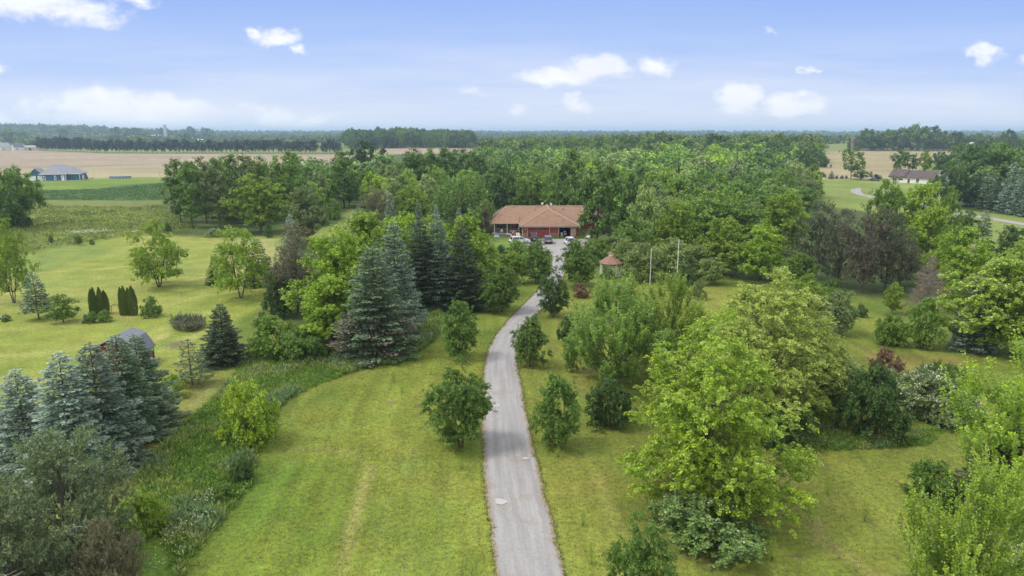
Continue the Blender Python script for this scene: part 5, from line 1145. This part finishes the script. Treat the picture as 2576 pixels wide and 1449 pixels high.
clutter('log_pile', 'low brown log pile right of the open garage bay', 'log pile', 6.9, -.9, 0, [('log', M_WOODB, lambda m: m.cyl((-1.1, 0, .14), .14, 2.2, 8, 'x')), ('log', M_WOODB, lambda m: m.cyl((-1.0, .26, .14), .14, 2.1, 8, 'x')), ('log', M_WOODB, lambda m: m.cyl((-1.05, .13, .38), .14, 2.1, 8, 'x'))])
clutter('white_barrel', 'white covered barrow at the right end of the parking area', 'barrow', 9.2, -1.6, 0, [('cover', M_WHITE, lambda m: m.hexa([(-.7, -.4, .2), (.7, -.4, .2), (.7, .4, .2), (-.7, .4, .2)], [(-.3, -.15, .8), (.4, -.15, .7), (.4, .2, .7), (-.3, .2, .8)])), ('wheel', M_BLACK, lambda m: m.cyl((-.5, -.4, .2), .2, .08, 10, 'y'))])
pth = MB().face([(-10.3, 5.4, .03), (-8.9, 5.4, .03), (-6.9, -.8, .03), (-8.4, -1.4, .03)]).build('path', M_CONC, kind='structure'); pth.location = (hx, hy, .02)

# ------------------------------------------------------------------ cars
def car(name, px, py, rz, paint, label, cat='car', Lc=4.7, Wc=1.86, Hc=1.7, rails=True, pick=False):
    p = at(px, py); T_ = thing(name, Vector((p.x, p.y + Lc / 2 * .9, .06)), rz, label, cat); hl, hw = Lc / 2, Wc / 2
    pb = pmat('car_paint', paint, .25, .03, 1, spec=.6)
    prof = [(-hl, .45), (-hl + .05, .95), (-hl + .25, 1.02), (hl - 1.25, 1.02), (hl - .2, .86), (hl, .62), (hl, .32), (-hl, .32)]
    m = MB(); m.hexa([(-hw, y, z) for y, z in prof], [(hw, y, z) for y, z in prof]); m.build('body', pb, T_, bevel=.07)
    cy0 = -hl + (.15 if not pick else 1.9); lo = [(-hw + .05, cy0, 1.0), (hw - .05, cy0, 1.0), (hw - .05, hl - 1.1, 1.0), (-hw + .05, hl - 1.1, 1.0)]; hi = [(-hw + .24, cy0 + .35, Hc - .06), (hw - .24, cy0 + .35, Hc - .06), (hw - .24, hl - 1.95, Hc - .06), (-hw + .24, hl - 1.95, Hc - .06)]
    MB().hexa(lo, hi).build('windows', M_GLASS, T_, bevel=.03)
    MB().hexa([(x * 1.01, y, z) for x, y, z in hi], [(x * .93, y + (.1 if y < 0 else -.1), Hc) for x, y, z in hi]).build('roof', pb, T_, bevel=.03)
    m = MB()
    for i_ in range(4):
        a, b = Vector(lo[i_]), Vector(hi[i_]); m.tube([a, b], .045, 5)
    for sx in (-1, 1):
        for yy in (-.3, .6): m.tube([(sx * (hw - .045), yy, 1.0), (sx * (hw - .225), yy - .1, Hc - .05)], .04, 5)
    m.build('pillar', pb, T_)
    for sx in (-1, 1):
        for yy in (-hl + .85, hl - .9):
            wh = MB().cyl((sx * (hw - .22) if sx > 0 else -hw, yy, .34), .34, .22, 16, 'x').build('wheel', M_BLACK, T_)
            MB().cyl((hw - .02 if sx > 0 else -hw - .012, yy, .34), .20, .032, 12, 'x').build('rim', M_GREY, wh)
        MB().box(sx * (hw - .12) - .1, sx * (hw - .12) + .1, -hl - .02, -hl + .06, .72, .95).build('taillight', M_REDP, T_)
        MB().box(sx * (hw - .25) - .16, sx * (hw - .25) + .16, hl - .04, hl + .02, .6, .72).build('headlight', M_WHITE, T_)
        MB().box(sx * (hw + .08) - .09, sx * (hw + .08) + .09, .78, .9, 1.0, 1.14).build('mirror', pb, T_)
        if rails: MB().tube([(sx * (hw - .32), cy0 + .5, Hc + .02), (sx * (hw - .32), 0, Hc + .07), (sx * (hw - .32), hl - 2.15, Hc + .02)], .03, 6).build('roof_rail', M_GREY, T_)
    MB().box(-hw + .05, hw - .05, -hl - .05, -hl, .32, .58).build('bumper', pb if not rails else M_BLACK, T_)
    MB().box(-.26, .26, -hl - .07, -hl - .052, .66, .78).build('licence_plate', M_WHITE, T_)
    return T_
car('parked_car', 1342, 609.0, .05, (.012, .013, .018), 'black sport utility car with roof rails before the red garage door', Hc=1.82, Lc=4.8)
car('parked_car', 1378.5, 615.0, .03, (.20, .20, .23), 'grey hatchback between the black and the white car')
car('parked_car', 1433.5, 619.5, .12, (.72, .73, .78), 'white sport utility car on the parking area', Hc=1.78, Lc=4.8)
car('parked_car', 1307, 616.5, -1.2, (.72, .73, .76), 'white car half hidden by trees at the left of the parking area', Hc=1.6)
car('parked_truck', 2203, 456.5, .6, (.05, .06, .07), 'small dark pickup truck at the end of the neighbour drive', 'truck', Hc=1.8, Lc=5.3, rails=False, pick=True)

# ------------------------------------------------------------------ gazebo and flagpoles
p = at(1535, 694); G_ = thing('gazebo', p, math.radians(22.5), 'white gazebo with brown octagonal roof and small cupola', 'gazebo')
n8 = [(math.cos(k * math.pi / 4), math.sin(k * math.pi / 4)) for k in range(8)]
m = MB(); m.hexa([(2.15 * a, 2.15 * b, 2.32) for a, b in n8], [(2.15 * a, 2.15 * b, 2.42) for a, b in n8])
for k in range(8):
    a, b = n8[k], n8[(k + 1) % 8]; m.face([(2.2 * a[0], 2.2 * a[1], 2.425), (2.2 * b[0], 2.2 * b[1], 2.425), (.42 * b[0], .42 * b[1], 3.62), (.42 * a[0], .42 * a[1], 3.62)])
m.build('roof', M_ROOF, G_)
m = MB(); m.hexa([(.42 * a, .42 * b, 3.5) for a, b in n8], [(.42 * a, .42 * b, 4.0) for a, b in n8]); cu = m.build('cupola', M_WHITE, G_)
m = MB()
for k in range(8):
    a, b = n8[k], n8[(k + 1) % 8]; m.face([(.58 * a[0], .58 * a[1], 4.0), (.58 * b[0], .58 * b[1], 4.0), (0, 0, 4.3)])
m.build('cupola_roof', M_ROOF, cu)
for k, (a, b) in enumerate(n8):
    MB().box(1.85 * a - .07, 1.85 * a + .07, 1.85 * b - .07, 1.85 * b + .07, .1, 2.32).build('post', M_WHITE, G_)
    a2, b2 = n8[(k + 1) % 8]; m = MB(); A_ = Vector((1.85 * a, 1.85 * b, 0)); B_ = Vector((1.85 * a2, 1.85 * b2, 0)); e = B_ - A_
    for P1, P2 in ((A_, e), (B_, -e)): m.tube([P1 + Vector((0, 0, 1.55)), P1 + P2 * .07 + Vector((0, 0, 1.85)), P1 + P2 * .2 + Vector((0, 0, 2.08)), P1 + P2 * .36 + Vector((0, 0, 2.2))], .055, 5)
    m.build('bracket', M_WHITE, G_)
    if k != 5: m = MB(); m.tube([A_ + Vector((0, 0, .9)), B_ + Vector((0, 0, .9))], .035, 5); m.tube([A_ + Vector((0, 0, .25)), B_ + Vector((0, 0, .25))], .03, 5); [m.tube([A_ + e * u + Vector((0, 0, .25)), A_ + e * u + Vector((0, 0, .9))], .018, 4) for u in (.2, .35, .5, .65, .8)]; m.build('railing', M_WHITE, G_)
m = MB(); m.hexa([(2.0 * a, 2.0 * b, 0) for a, b in n8], [(2.0 * a, 2.0 * b, .1) for a, b in n8]); m.build('floor', M_WOODB, G_)
for (x, yb, yt, lb) in ((1634, 716, 627, 'shorter white flagpole right of the gazebo'), (1701, 722, 604, 'taller white flagpole right of the shorter one')):
    p = at(x, yb); h_ = z_at_row(p.y, yt); T_ = thing('flagpole', p, 0, lb, 'flagpole')
    MB().cyl((0, 0, 0), .075, h_, 10, 'z', .045).build('pole', M_WHITE, T_); MB().cyl((0, 0, h_), .08, .1, 8).build('finial', M_GREY, T_); MB().cyl((0, 0, 0), .2, .06, 10).build('base', M_CONC, T_)
    MB().box(.05, .3, -.03, .03, h_ - .12, h_ - .04).build('pulley', M_GREY, T_)

# ------------------------------------------------------------------ shed among the spruces
Bc = at(338, 940); Cc = at(378, 913); ang = math.atan2(Cc.y - Bc.y, Cc.x - Bc.x); Ls = (Cc - Bc).length
SH = thing('garden_shed', Bc, ang, 'small red shed with grey gambrel roof behind the spruces', 'shed')   # local x runs along the ridge
Ls = max(Ls, 4.4); Ws = 4.0; M_SHR = pmat('grey_shingle', (.21, .22, .265), .8, .2, 2.5, bump=.4, stretch=(1, 8, 1))
gp = [(0, 0), (0, 1.75), (.75, 3.05), (Ws / 2, 3.6), (Ws - .75, 3.05), (Ws, 1.75), (Ws, 0)]
m = MB(); m.prism(gp, 'x', 0, Ls); m.build('wall', pmat('barn_red', (.18, .045, .038), .7, .2, 3, stretch=(6, 6, .5)), SH)
op = [(-.22, 1.62), (.66, 3.16), (Ws / 2, 3.75), (Ws - .66, 3.16), (Ws + .22, 1.62)]
for i_ in range(4):
    (a, b), (c_, d) = op[i_], op[i_ + 1]; MB().hexa([(-.25, a, b), (Ls + .25, a, b), (Ls + .25, c_, d), (-.25, c_, d)], [(-.25, a, b + .07), (Ls + .25, a, b + .07), (Ls + .25, c_, d + .07), (-.25, c_, d + .07)]).build('roof_panel', M_SHR, SH)
m = MB()
for k in range(9):
    x = .1 + k * (Ls - .2) / 8
    for i_ in range(4):
        (a, b), (c_, d) = op[i_], op[i_ + 1]; m.tube([(x, a, b + .085), (x, c_, d + .085)], .02, 4)
m.build('roof_seam', M_SHR, SH)
MB().box(-.04, -.003, 1.2, 2.8, 0, 1.9).build('door', M_DOORRED, SH)
for yv in (0, Ws): MB().box(Ls + .003, Ls + .05, yv - .06, yv + .08, 0, 1.7).build('corner_trim', pmat('dark_trim', (.12, .05, .04), .7, .1, 2), SH)

# ------------------------------------------------------------------ small garden things on the left lawn
p = at(290, 792); T_ = thing('garden_arch', p, 0, 'rusty wire garden arch with dry vines between the arborvitae clumps', 'arch')
for yv in (0, .5): MB().tube([(-.75 + .0 * k, yv, 0) if k < 0 else (-.75 * math.cos(math.pi * k / 10), yv, .7 + .75 * math.sin(math.pi * k / 10)) for k in range(11)], .035, 5).build('hoop', M_WOODB, T_)
for sx in (-.75, .75):
    m = MB(); [m.tube([(sx, yv, 0), (sx, yv, .72)], .035, 5) for yv in (0, .5)]; [m.tube([(sx, 0, z), (sx, .5, z)], .02, 4) for z in (.2, .45, .7)]; m.build('side_ladder', M_WOODB, T_)
g = np.random.default_rng(4); vn = MB()
for k in range(34):
    a = g.uniform(0, 3.14); q = Vector((-.75 * math.cos(a), g.uniform(0, .5), .7 + .75 * math.sin(a))); e = Vector(g.normal(0, .22, 3)); vn.tube([q, q + e * .5 + Vector((0, 0, .05)), q + e], [.014, .011, .006], 3)
vn.build('dry_vine', pmat('dry_vine', (.26, .19, .12), .9, .3, 5), T_)
poly = wpoly([(440, 832), (440, 815), (490, 808), (512, 818), (505, 832), (470, 836)])
cover('ornamental_grass', None, 260, 1.3, [(.16, .19, .11), (.20, .21, .14), (.12, .17, .08)], 'pale ornamental grasses in a bed on the left lawn', 'grass', 31, nb=14, wide=.05, poly=poly)
p = at(401, 590); T_ = thing('brush_pile', p, 0, 'brown brush pile at the far end of the left lawn', 'brush pile'); m = MB()
for k in range(70):
    a = Vector((g.normal(0, .9), g.normal(0, .5), abs(g.normal(0, .25)))); e = Vector((g.normal(0, .7), g.normal(0, .6), g.normal(0, .2))); m.tube([a, a + e], [.05, .03], 4)
m.build('branches', pmat('brush', (.22, .15, .12), .9, .3, 5), T_)
p = at(5, 803); T_ = thing('garden_rock', p, 0, 'pale boulder at the left edge of the lawn', 'rock'); bm_ = MB().hexa([(-.4, -.3, 0), (.4, -.35, 0), (.5, .3, 0), (-.3, .35, 0)], [(-.25, -.15, .35), (.2, -.2, .4), (.25, .15, .35), (-.2, .2, .3)]).build('stone', pmat('limestone', (.5, .48, .44), .9, .2, 4, bump=.4), T_, bevel=.08)

# ------------------------------------------------------------------ houses and barns
def gable(name, loc, rz, Lh, Dh, wh, rh, wm, rm, label, cat='house', wins=(), doors=(), over=.4, chim=None):
    T_ = thing(name, loc, rz, label, cat); m = MB(); m.prism([(0, 0), (Dh, 0), (Dh, wh), (Dh / 2, rh - .12), (0, wh)], 'x', 0, Lh); m.build('wall', wm, T_)
    s_ = (rh - wh) / (Dh / 2); r_ = MB()
    r_.hexa([(-over, -over, wh - over * s_), (Lh + over, -over, wh - over * s_), (Lh + over, Dh / 2, rh), (-over, Dh / 2, rh)], [(-over, -over, wh - over * s_ + .16), (Lh + over, -over, wh - over * s_ + .16), (Lh + over, Dh / 2, rh + .16), (-over, Dh / 2, rh + .16)])
    r_.hexa([(-over, Dh + over, wh - over * s_), (-over, Dh / 2 + .01, rh), (Lh + over, Dh / 2 + .01, rh), (Lh + over, Dh + over, wh - over * s_)], [(-over, Dh + over, wh - over * s_ + .16), (-over, Dh / 2 + .01, rh + .16), (Lh + over, Dh / 2 + .01, rh + .16), (Lh + over, Dh + over, wh - over * s_ + .16)])
    ro = r_.build('roof', rm, T_)
    for (a, b, z0, z1) in wins:
        q = MB().box(a, b, -.04, -.003, z0, z1).build('window', M_GLASS, T_); f = MB(); fw = .09
        f.box(a - fw, a, -.07, -.042, z0 - fw, z1 + fw); f.box(b, b + fw, -.07, -.042, z0 - fw, z1 + fw); f.box(a, b, -.07, -.042, z1, z1 + fw); f.box(a, b, -.07, -.042, z0 - fw, z0); f.box((a + b) / 2 - .03, (a + b) / 2 + .03, -.07, -.042, z0, z1); f.build('frame', M_WHITE, q)
    for (a, b, z1, mt) in doors: MB().box(a, b, -.05, -.003, 0, z1).build('door', mt, T_)
    if chim: MB().box(*chim).build('chimney', M_CONC, ro)
    return T_
M_BLUE = pmat('blue_siding', (.05, .14, .215), .6, .08, 2, stretch=(1, 1, 8)); M_GRROOF = pmat('grey_roof', (.24, .245, .28), .85, .12, 1, bump=.2); M_BRROOF = pmat('umber_roof', (.115, .085, .085), .85, .3, .8, bump=.2)
M_TANW = pmat('tan_siding', (.50, .40, .32), .7, .08, 2); M_FARW = pmat('cream_siding', (.62, .58, .50), .7, .06, 2); M_GREENR = pmat('green_roof', (.28, .33, .30), .7, .1, 1); M_SLATE = pmat('slate_roof', (.12, .13, .16), .8, .1, 1)
p = at(107, 455.5); BH = thing('blue_house', p, math.radians(15), 'blue ranch house with grey hipped roof and white trim', 'house')
BH.scale = (.84, 1, 1); m = MB(); m.box(0, 13.2, 0, 12, 0, 3.3); m.box(13.2, 19.8, 2.8, 14, 0, 3.25); m.box(-7.2, 0, 1.2, 12, 0, 3.25); m.build('wall', M_BLUE, BH)
hiproof((-1.5, 13.9, -.6, 12.6, 3.45), ((3.4, 5.6, 7.0), (5.0, 5.6, 7.0))).build('front_roof', M_GRROOF, BH)
hiproof((-.4, 21.0, 2.2, 15.2, 3.40), ((3.2, 9.0, 8.2), (9.6, 9.0, 8.2))).build('roof', M_GRROOF, BH)
m = MB(); m.prism([(-7.3, 3.25), (-.2, 3.25), (-3.75, 6.1)], 'y', 1.15, 1.35); m.build('gable_wall', M_BLUE, BH)
m = MB(); m.hexa([(-7.8, .7, 3.1), (-7.8, 9, 3.1), (-3.75, 9, 6.25), (-3.75, .7, 6.25)], [(-7.8, .7, 3.28), (-7.8, 9, 3.28), (-3.75, 9, 6.43), (-3.75, .7, 6.43)]); m.hexa([(-3.74, .7, 6.25), (-3.74, 9, 6.25), (.3, 9, 3.1), (.3, .7, 3.1)], [(-3.74, .7, 6.43), (-3.74, 9, 6.43), (.3, 9, 3.28), (.3, .7, 3.28)]); m.build('garage_roof', M_GRROOF, BH)
for (a, b) in ((-6.9, -3.9), (-2.9, -.3)): MB().box(a, b, 1.12, 1.17, 0, 2.6).build('garage_door', M_WHITE, BH)
for a in (1.0, 6.9):
    q = MB().box(a, a + .55, -.05, -.005, .8, 2.3).build('window', M_GLASS, BH); f = MB(); f.box(a - .28, a, -.09, -.052, .5, 2.6); f.box(a + .55, a + .83, -.09, -.052, .5, 2.6); f.box(a, a + .55, -.09, -.052, 2.3, 2.6); f.box(a, a + .55, -.09, -.052, .5, .8); f.build('frame', M_WHITE, q)
dq = MB().box(10.6, 12.2, -.06, -.005, 0, 2.7).build('front_door', M_WHITE, BH); MB().box(11.1, 11.7, -.08, -.062, 1.7, 2.1).build('pane', M_GLASS, dq)
for a in (-.12, 12.9, 19.6, -7.25): MB().box(a, a + .3, (-.07 if a > -1 and a < 14 else (2.73 if a > 0 else 1.1)), (-.005 if a > -1 and a < 14 else (2.8 if a > 0 else 1.2)), 0, 3.2).build('corner_board', M_WHITE, BH)
MB().box(-1.5, 13.9, -.72, -.61, 3.25, 3.48).build('fascia', M_WHITE, BH); MB().box(13.9, 21, 2.1, 2.19, 3.2, 3.42).build('fascia', M_WHITE, BH); MB().box(-.5, 20.6, -1.6, -.1, 0, .1).build('patio', M_CONC, BH)
p = at(200, 452.5); T_ = thing('storage_shed', p, math.radians(15), 'small pale storage shed with a grey door beside the blue house', 'shed')
m = MB(); m.prism([(-1.6, 0), (1.6, 0), (1.6, 2.3), (0, 3.2), (-1.6, 2.3)], 'y', 0, 2.6); m.build('wall', M_FARW, T_); MB().box(-.75, .95, -.05, -.005, 0, 2.1).build('door', pmat('door_grey', (.2, .2, .25), .6, .1, 2), T_)
m = MB(); m.hexa([(-1.8, -.15, 2.2), (0, -.15, 3.22), (0, 2.75, 3.22), (-1.8, 2.75, 2.2)], [(-1.8, -.15, 2.3), (0, -.15, 3.34), (0, 2.75, 3.34), (-1.8, 2.75, 2.3)]); m.hexa([(.01, -.15, 3.22), (1.8, -.15, 2.2), (1.8, 2.75, 2.2), (.01, 2.75, 3.22)], [(.01, -.15, 3.34), (1.8, -.15, 2.3), (1.8, 2.75, 2.3), (.01, 2.75, 3.34)]); m.build('roof', M_FARW, T_)
p = at(219, 449.5); T_ = thing('fire_pit_chimney', p, 0, 'dark outdoor fire chimney beside the small storage shed', 'chimenea'); MB().cyl((0, 0, 0), .45, .9, 10, 'z', .5).build('bowl', M_BLACK, T_); MB().cyl((0, 0, .9), .3, 1.3, 10, 'z', .18).build('flue', M_BLACK, T_)
p = at(229, 448.5); T_ = thing('stone_pile', p, 0, 'low pile of brown stones beyond the storage shed', 'stones'); m = MB()
for k in range(9): m.cyl((g.uniform(-2, 2), g.uniform(-.6, .6), 0), g.uniform(.2, .45), g.uniform(.2, .5), 7, 'z', .15)
m.build('stone', M_STONE, T_)
p = at(303, 449); T_ = thing('swimming_pool', p, math.radians(6), 'above ground swimming pool with blue grey walls on the far lawn', 'pool'); m = MB(); n_ = 40; a_x, b_x = 5.6, 3.0
el = [(a_x * math.cos(6.283 * k / n_), b_x * math.sin(6.283 * k / n_)) for k in range(n_)]
m = MB()
for k in range(n_):
    (x0, y0), (x1, y1) = el[k], el[(k + 1) % n_]; m.face([(x0, y0, 0), (x1, y1, 0), (x1, y1, 1.3), (x0, y0, 1.3)]); m.face([(x1 * .98, y1 * .98, 0), (x0 * .98, y0 * .98, 0), (x0 * .98, y0 * .98, 1.3), (x1 * .98, y1 * .98, 1.3)])
m.build('pool_wall', pmat('pool_wall', (.16, .22, .32), .5, .1, 1), T_); m = MB(); m.face([(x * .979, y_, 1.15) for x, y_ in [(q[0], q[1] * .979) for q in el]]); m.build('pool_cover', M_WHITE, T_)
m = MB()
for k in range(0, n_, 2): m.box(el[k][0] * 1.01 - .07, el[k][0] * 1.01 + .07, el[k][1] * 1.01 - .07, el[k][1] * 1.01 + .07, 0, 1.36)
m.build('upright', M_GREY, T_); m = MB(); m.tube([(x, y_, 1.36) for x, y_ in el + [el[0]]], .11, 5); m.build('rim', M_GREY, T_)
MB().tube([(5.9, -.5, 0), (5.9, -.5, 1.9)], .06, 5).build('ladder', M_GREY, T_)
p = at(411, 451); T_ = thing('swing_set', p, .3, 'tall metal swing frame at the edge of the far lawn', 'swing set')
for x in (-1.8, 1.8): MB().tube([(x - .2, -1.4, 0), (x, 0, 4.0), (x + .2, 1.4, 0)], .08, 5).build('frame_leg', M_TRIM, T_)
MB().tube([(-1.8, 0, 4.0), (1.8, 0, 4.0)], .08, 5).build('crossbar', M_TRIM, T_)
for x in (-.7, .7): m = MB(); m.tube([(x - .2, 0, 4.0), (x - .2, 0, .6)], .02, 4); m.tube([(x + .2, 0, 4.0), (x + .2, 0, .6)], .02, 4); m.box(x - .25, x + .25, -.12, .12, .55, .6); m.build('swing', M_WOODB, T_)
# white house on the right
A0 = at(2238, 459.5); WH_ = gable('white_house', Vector((A0.x + 1.5, 350.5, 0)), math.radians(-52), 24.5, 9.0, 3.1, 5.9, M_WHITE, M_BRROOF, 'white ranch house with dark umber roof and pale chimney', wins=((1.5, 3.2, 1.4, 2.3), (4.5, 6.2, 1.4, 2.3), (12.5, 13.8, 1.0, 2.4), (18.0, 21.6, .8, 2.5)), doors=((8.5, 9.6, 2.2, M_WOODB),), over=.6, chim=(22.6, 24.0, -.9, .0, .0, 7.2))
r_ = MB(); r_.hexa([(-.65, -.7, 3.0), (7.2, -.7, 3.0), (7.2, 4.5, 6.5), (-.65, 4.5, 6.5)], [(-.65, -.7, 3.2), (7.2, -.7, 3.2), (7.2, 4.5, 6.7), (-.65, 4.5, 6.7)]); r_.hexa([(-.65, 4.51, 6.5), (7.2, 4.51, 6.5), (7.2, 9.7, 3.0), (-.65, 9.7, 3.0)], [(-.65, 4.51, 6.7), (7.2, 4.51, 6.7), (7.2, 9.7, 3.2), (-.65, 9.7, 3.2)]); r_.build('garage_roof', M_BRROOF, WH_)
# far farms
def far_b(name, px, py, rz, Lh, Dh, wh, rh, wm, rm, label, cat='barn', **k):
    p = at(px, py); return gable(name, Vector((p.x, p.y, p.z)), rz, Lh, Dh, wh, rh, wm, rm, label, cat, over=.3, **k)
far_b('long_barn', 55, 378.6, .2, 24, 12, 4.2, 6.6, M_TANW, M_GREENR, 'long low tan barn with pale green roof left of the pine row', doors=((9, 12, 3, M_DARK),))
far_b('far_house', 36, 379, .9, 12, 11, 4.6, 9.6, M_FARW, M_SLATE, 'cream house with dark roof left of the long tan barn', 'house', wins=((3, 4.6, 1.2, 3),))
far_b('far_house', 2, 379, .9, 12, 11, 5.0, 10.5, M_FARW, M_GREENR, 'cream house with green roof, farthest left by the tan field', 'house', wins=((3, 4.6, 1.2, 3),))
far_b('white_barn', 432, 338.5, .1, 34, 14, 6, 9, M_WHITE, M_WHITE, 'long white barn on the far left skyline', doors=((14, 17, 4, M_DARK),))
far_b('white_barn', 381, 345, .1, 30, 12, 5, 8, M_WHITE, M_WHITE, 'low white farm building below the far silo', doors=((14, 17, 4, M_DARK),))
far_b('grey_barn', 483, 362, -.3, 24, 14, 6, 9.5, M_TANW, M_WHITE, 'barn with a bright tin roof just above the pine row', doors=((9, 12, 3, M_DARK),))
far_b('white_shed', 714, 360, .1, 14, 9, 4, 6.5, M_WHITE, M_WHITE, 'small white shed above the right part of the pine row', 'shed', doors=((5, 7, 3, M_DARK),))
far_b('pole_barn', 2413, 377.5, -.1, 20, 14, 7.2, 10.0, M_FARW, M_FARW, 'cream pole barn with a dark open door behind the right wood', doors=((7.5, 12.5, 6.0, M_DARK),))
p = at(417, 346); T_ = thing('silo', Vector((p.x, p.y, p.z)), 0, 'concrete silo tower rising over the far left trees', 'silo'); hs_ = z_at_row(p.y, 314) - p.z; MB().cyl((0, 0, 0), 5.5, hs_, 16).build('tower', M_GREY, T_); MB().cyl((0, 0, hs_), 5.8, 1.2, 16, 'z', 3).build('cap', M_GREY, T_)
p = at(2145, 378); T_ = thing('silo', Vector((p.x, p.y, p.z)), 0, 'vine covered brick silo beside the farmstead trees', 'silo'); MB().cyl((0, 0, 0), 3.4, 16, 14).build('tower', pmat('old_brick', (.26, .17, .14), .9, .3, 1), T_); MB().cyl((0, 0, 16), 3.5, .5, 14).build('cap', M_GREY, T_)
for (x, yb, yt, lb) in ((288, 357, 333, 'wooden utility pole on the pasture beyond the pine row'),):
    p = at(x, yb); h_ = z_at_row(p.y, yt); T_ = thing('utility_pole', p, 0, lb, 'utility pole'); MB().cyl((0, 0, 0), .35, h_, 8, 'z', .25).build('pole', M_CREAM, T_); MB().box(-1.6, 1.6, -.12, .12, h_ - 1.5, h_ - 1.2).build('crossarm', M_CREAM, T_)

# ------------------------------------------------------------------ air between here and the horizon
hz = bpy.data.materials.new('haze_air'); hz.use_nodes = True; t = hz.node_tree; t.nodes.clear(); o_ = N(t, 'ShaderNodeOutputMaterial'); pv = N(t, 'ShaderNodeVolumePrincipled')
pv.inputs['Color'].default_value = (.56, .74, 1.0, 1); pv.inputs['Density'].default_value = 1.5e-4; pv.inputs['Anisotropy'].default_value = .2; t.links.new(pv.outputs[0], o_.inputs['Volume'])
hb = MB().box(-46000, 46000, -300, 46500, -1.2, 95).build('haze', hz, kind='stuff', label='thin summer haze over the fields', category='haze')
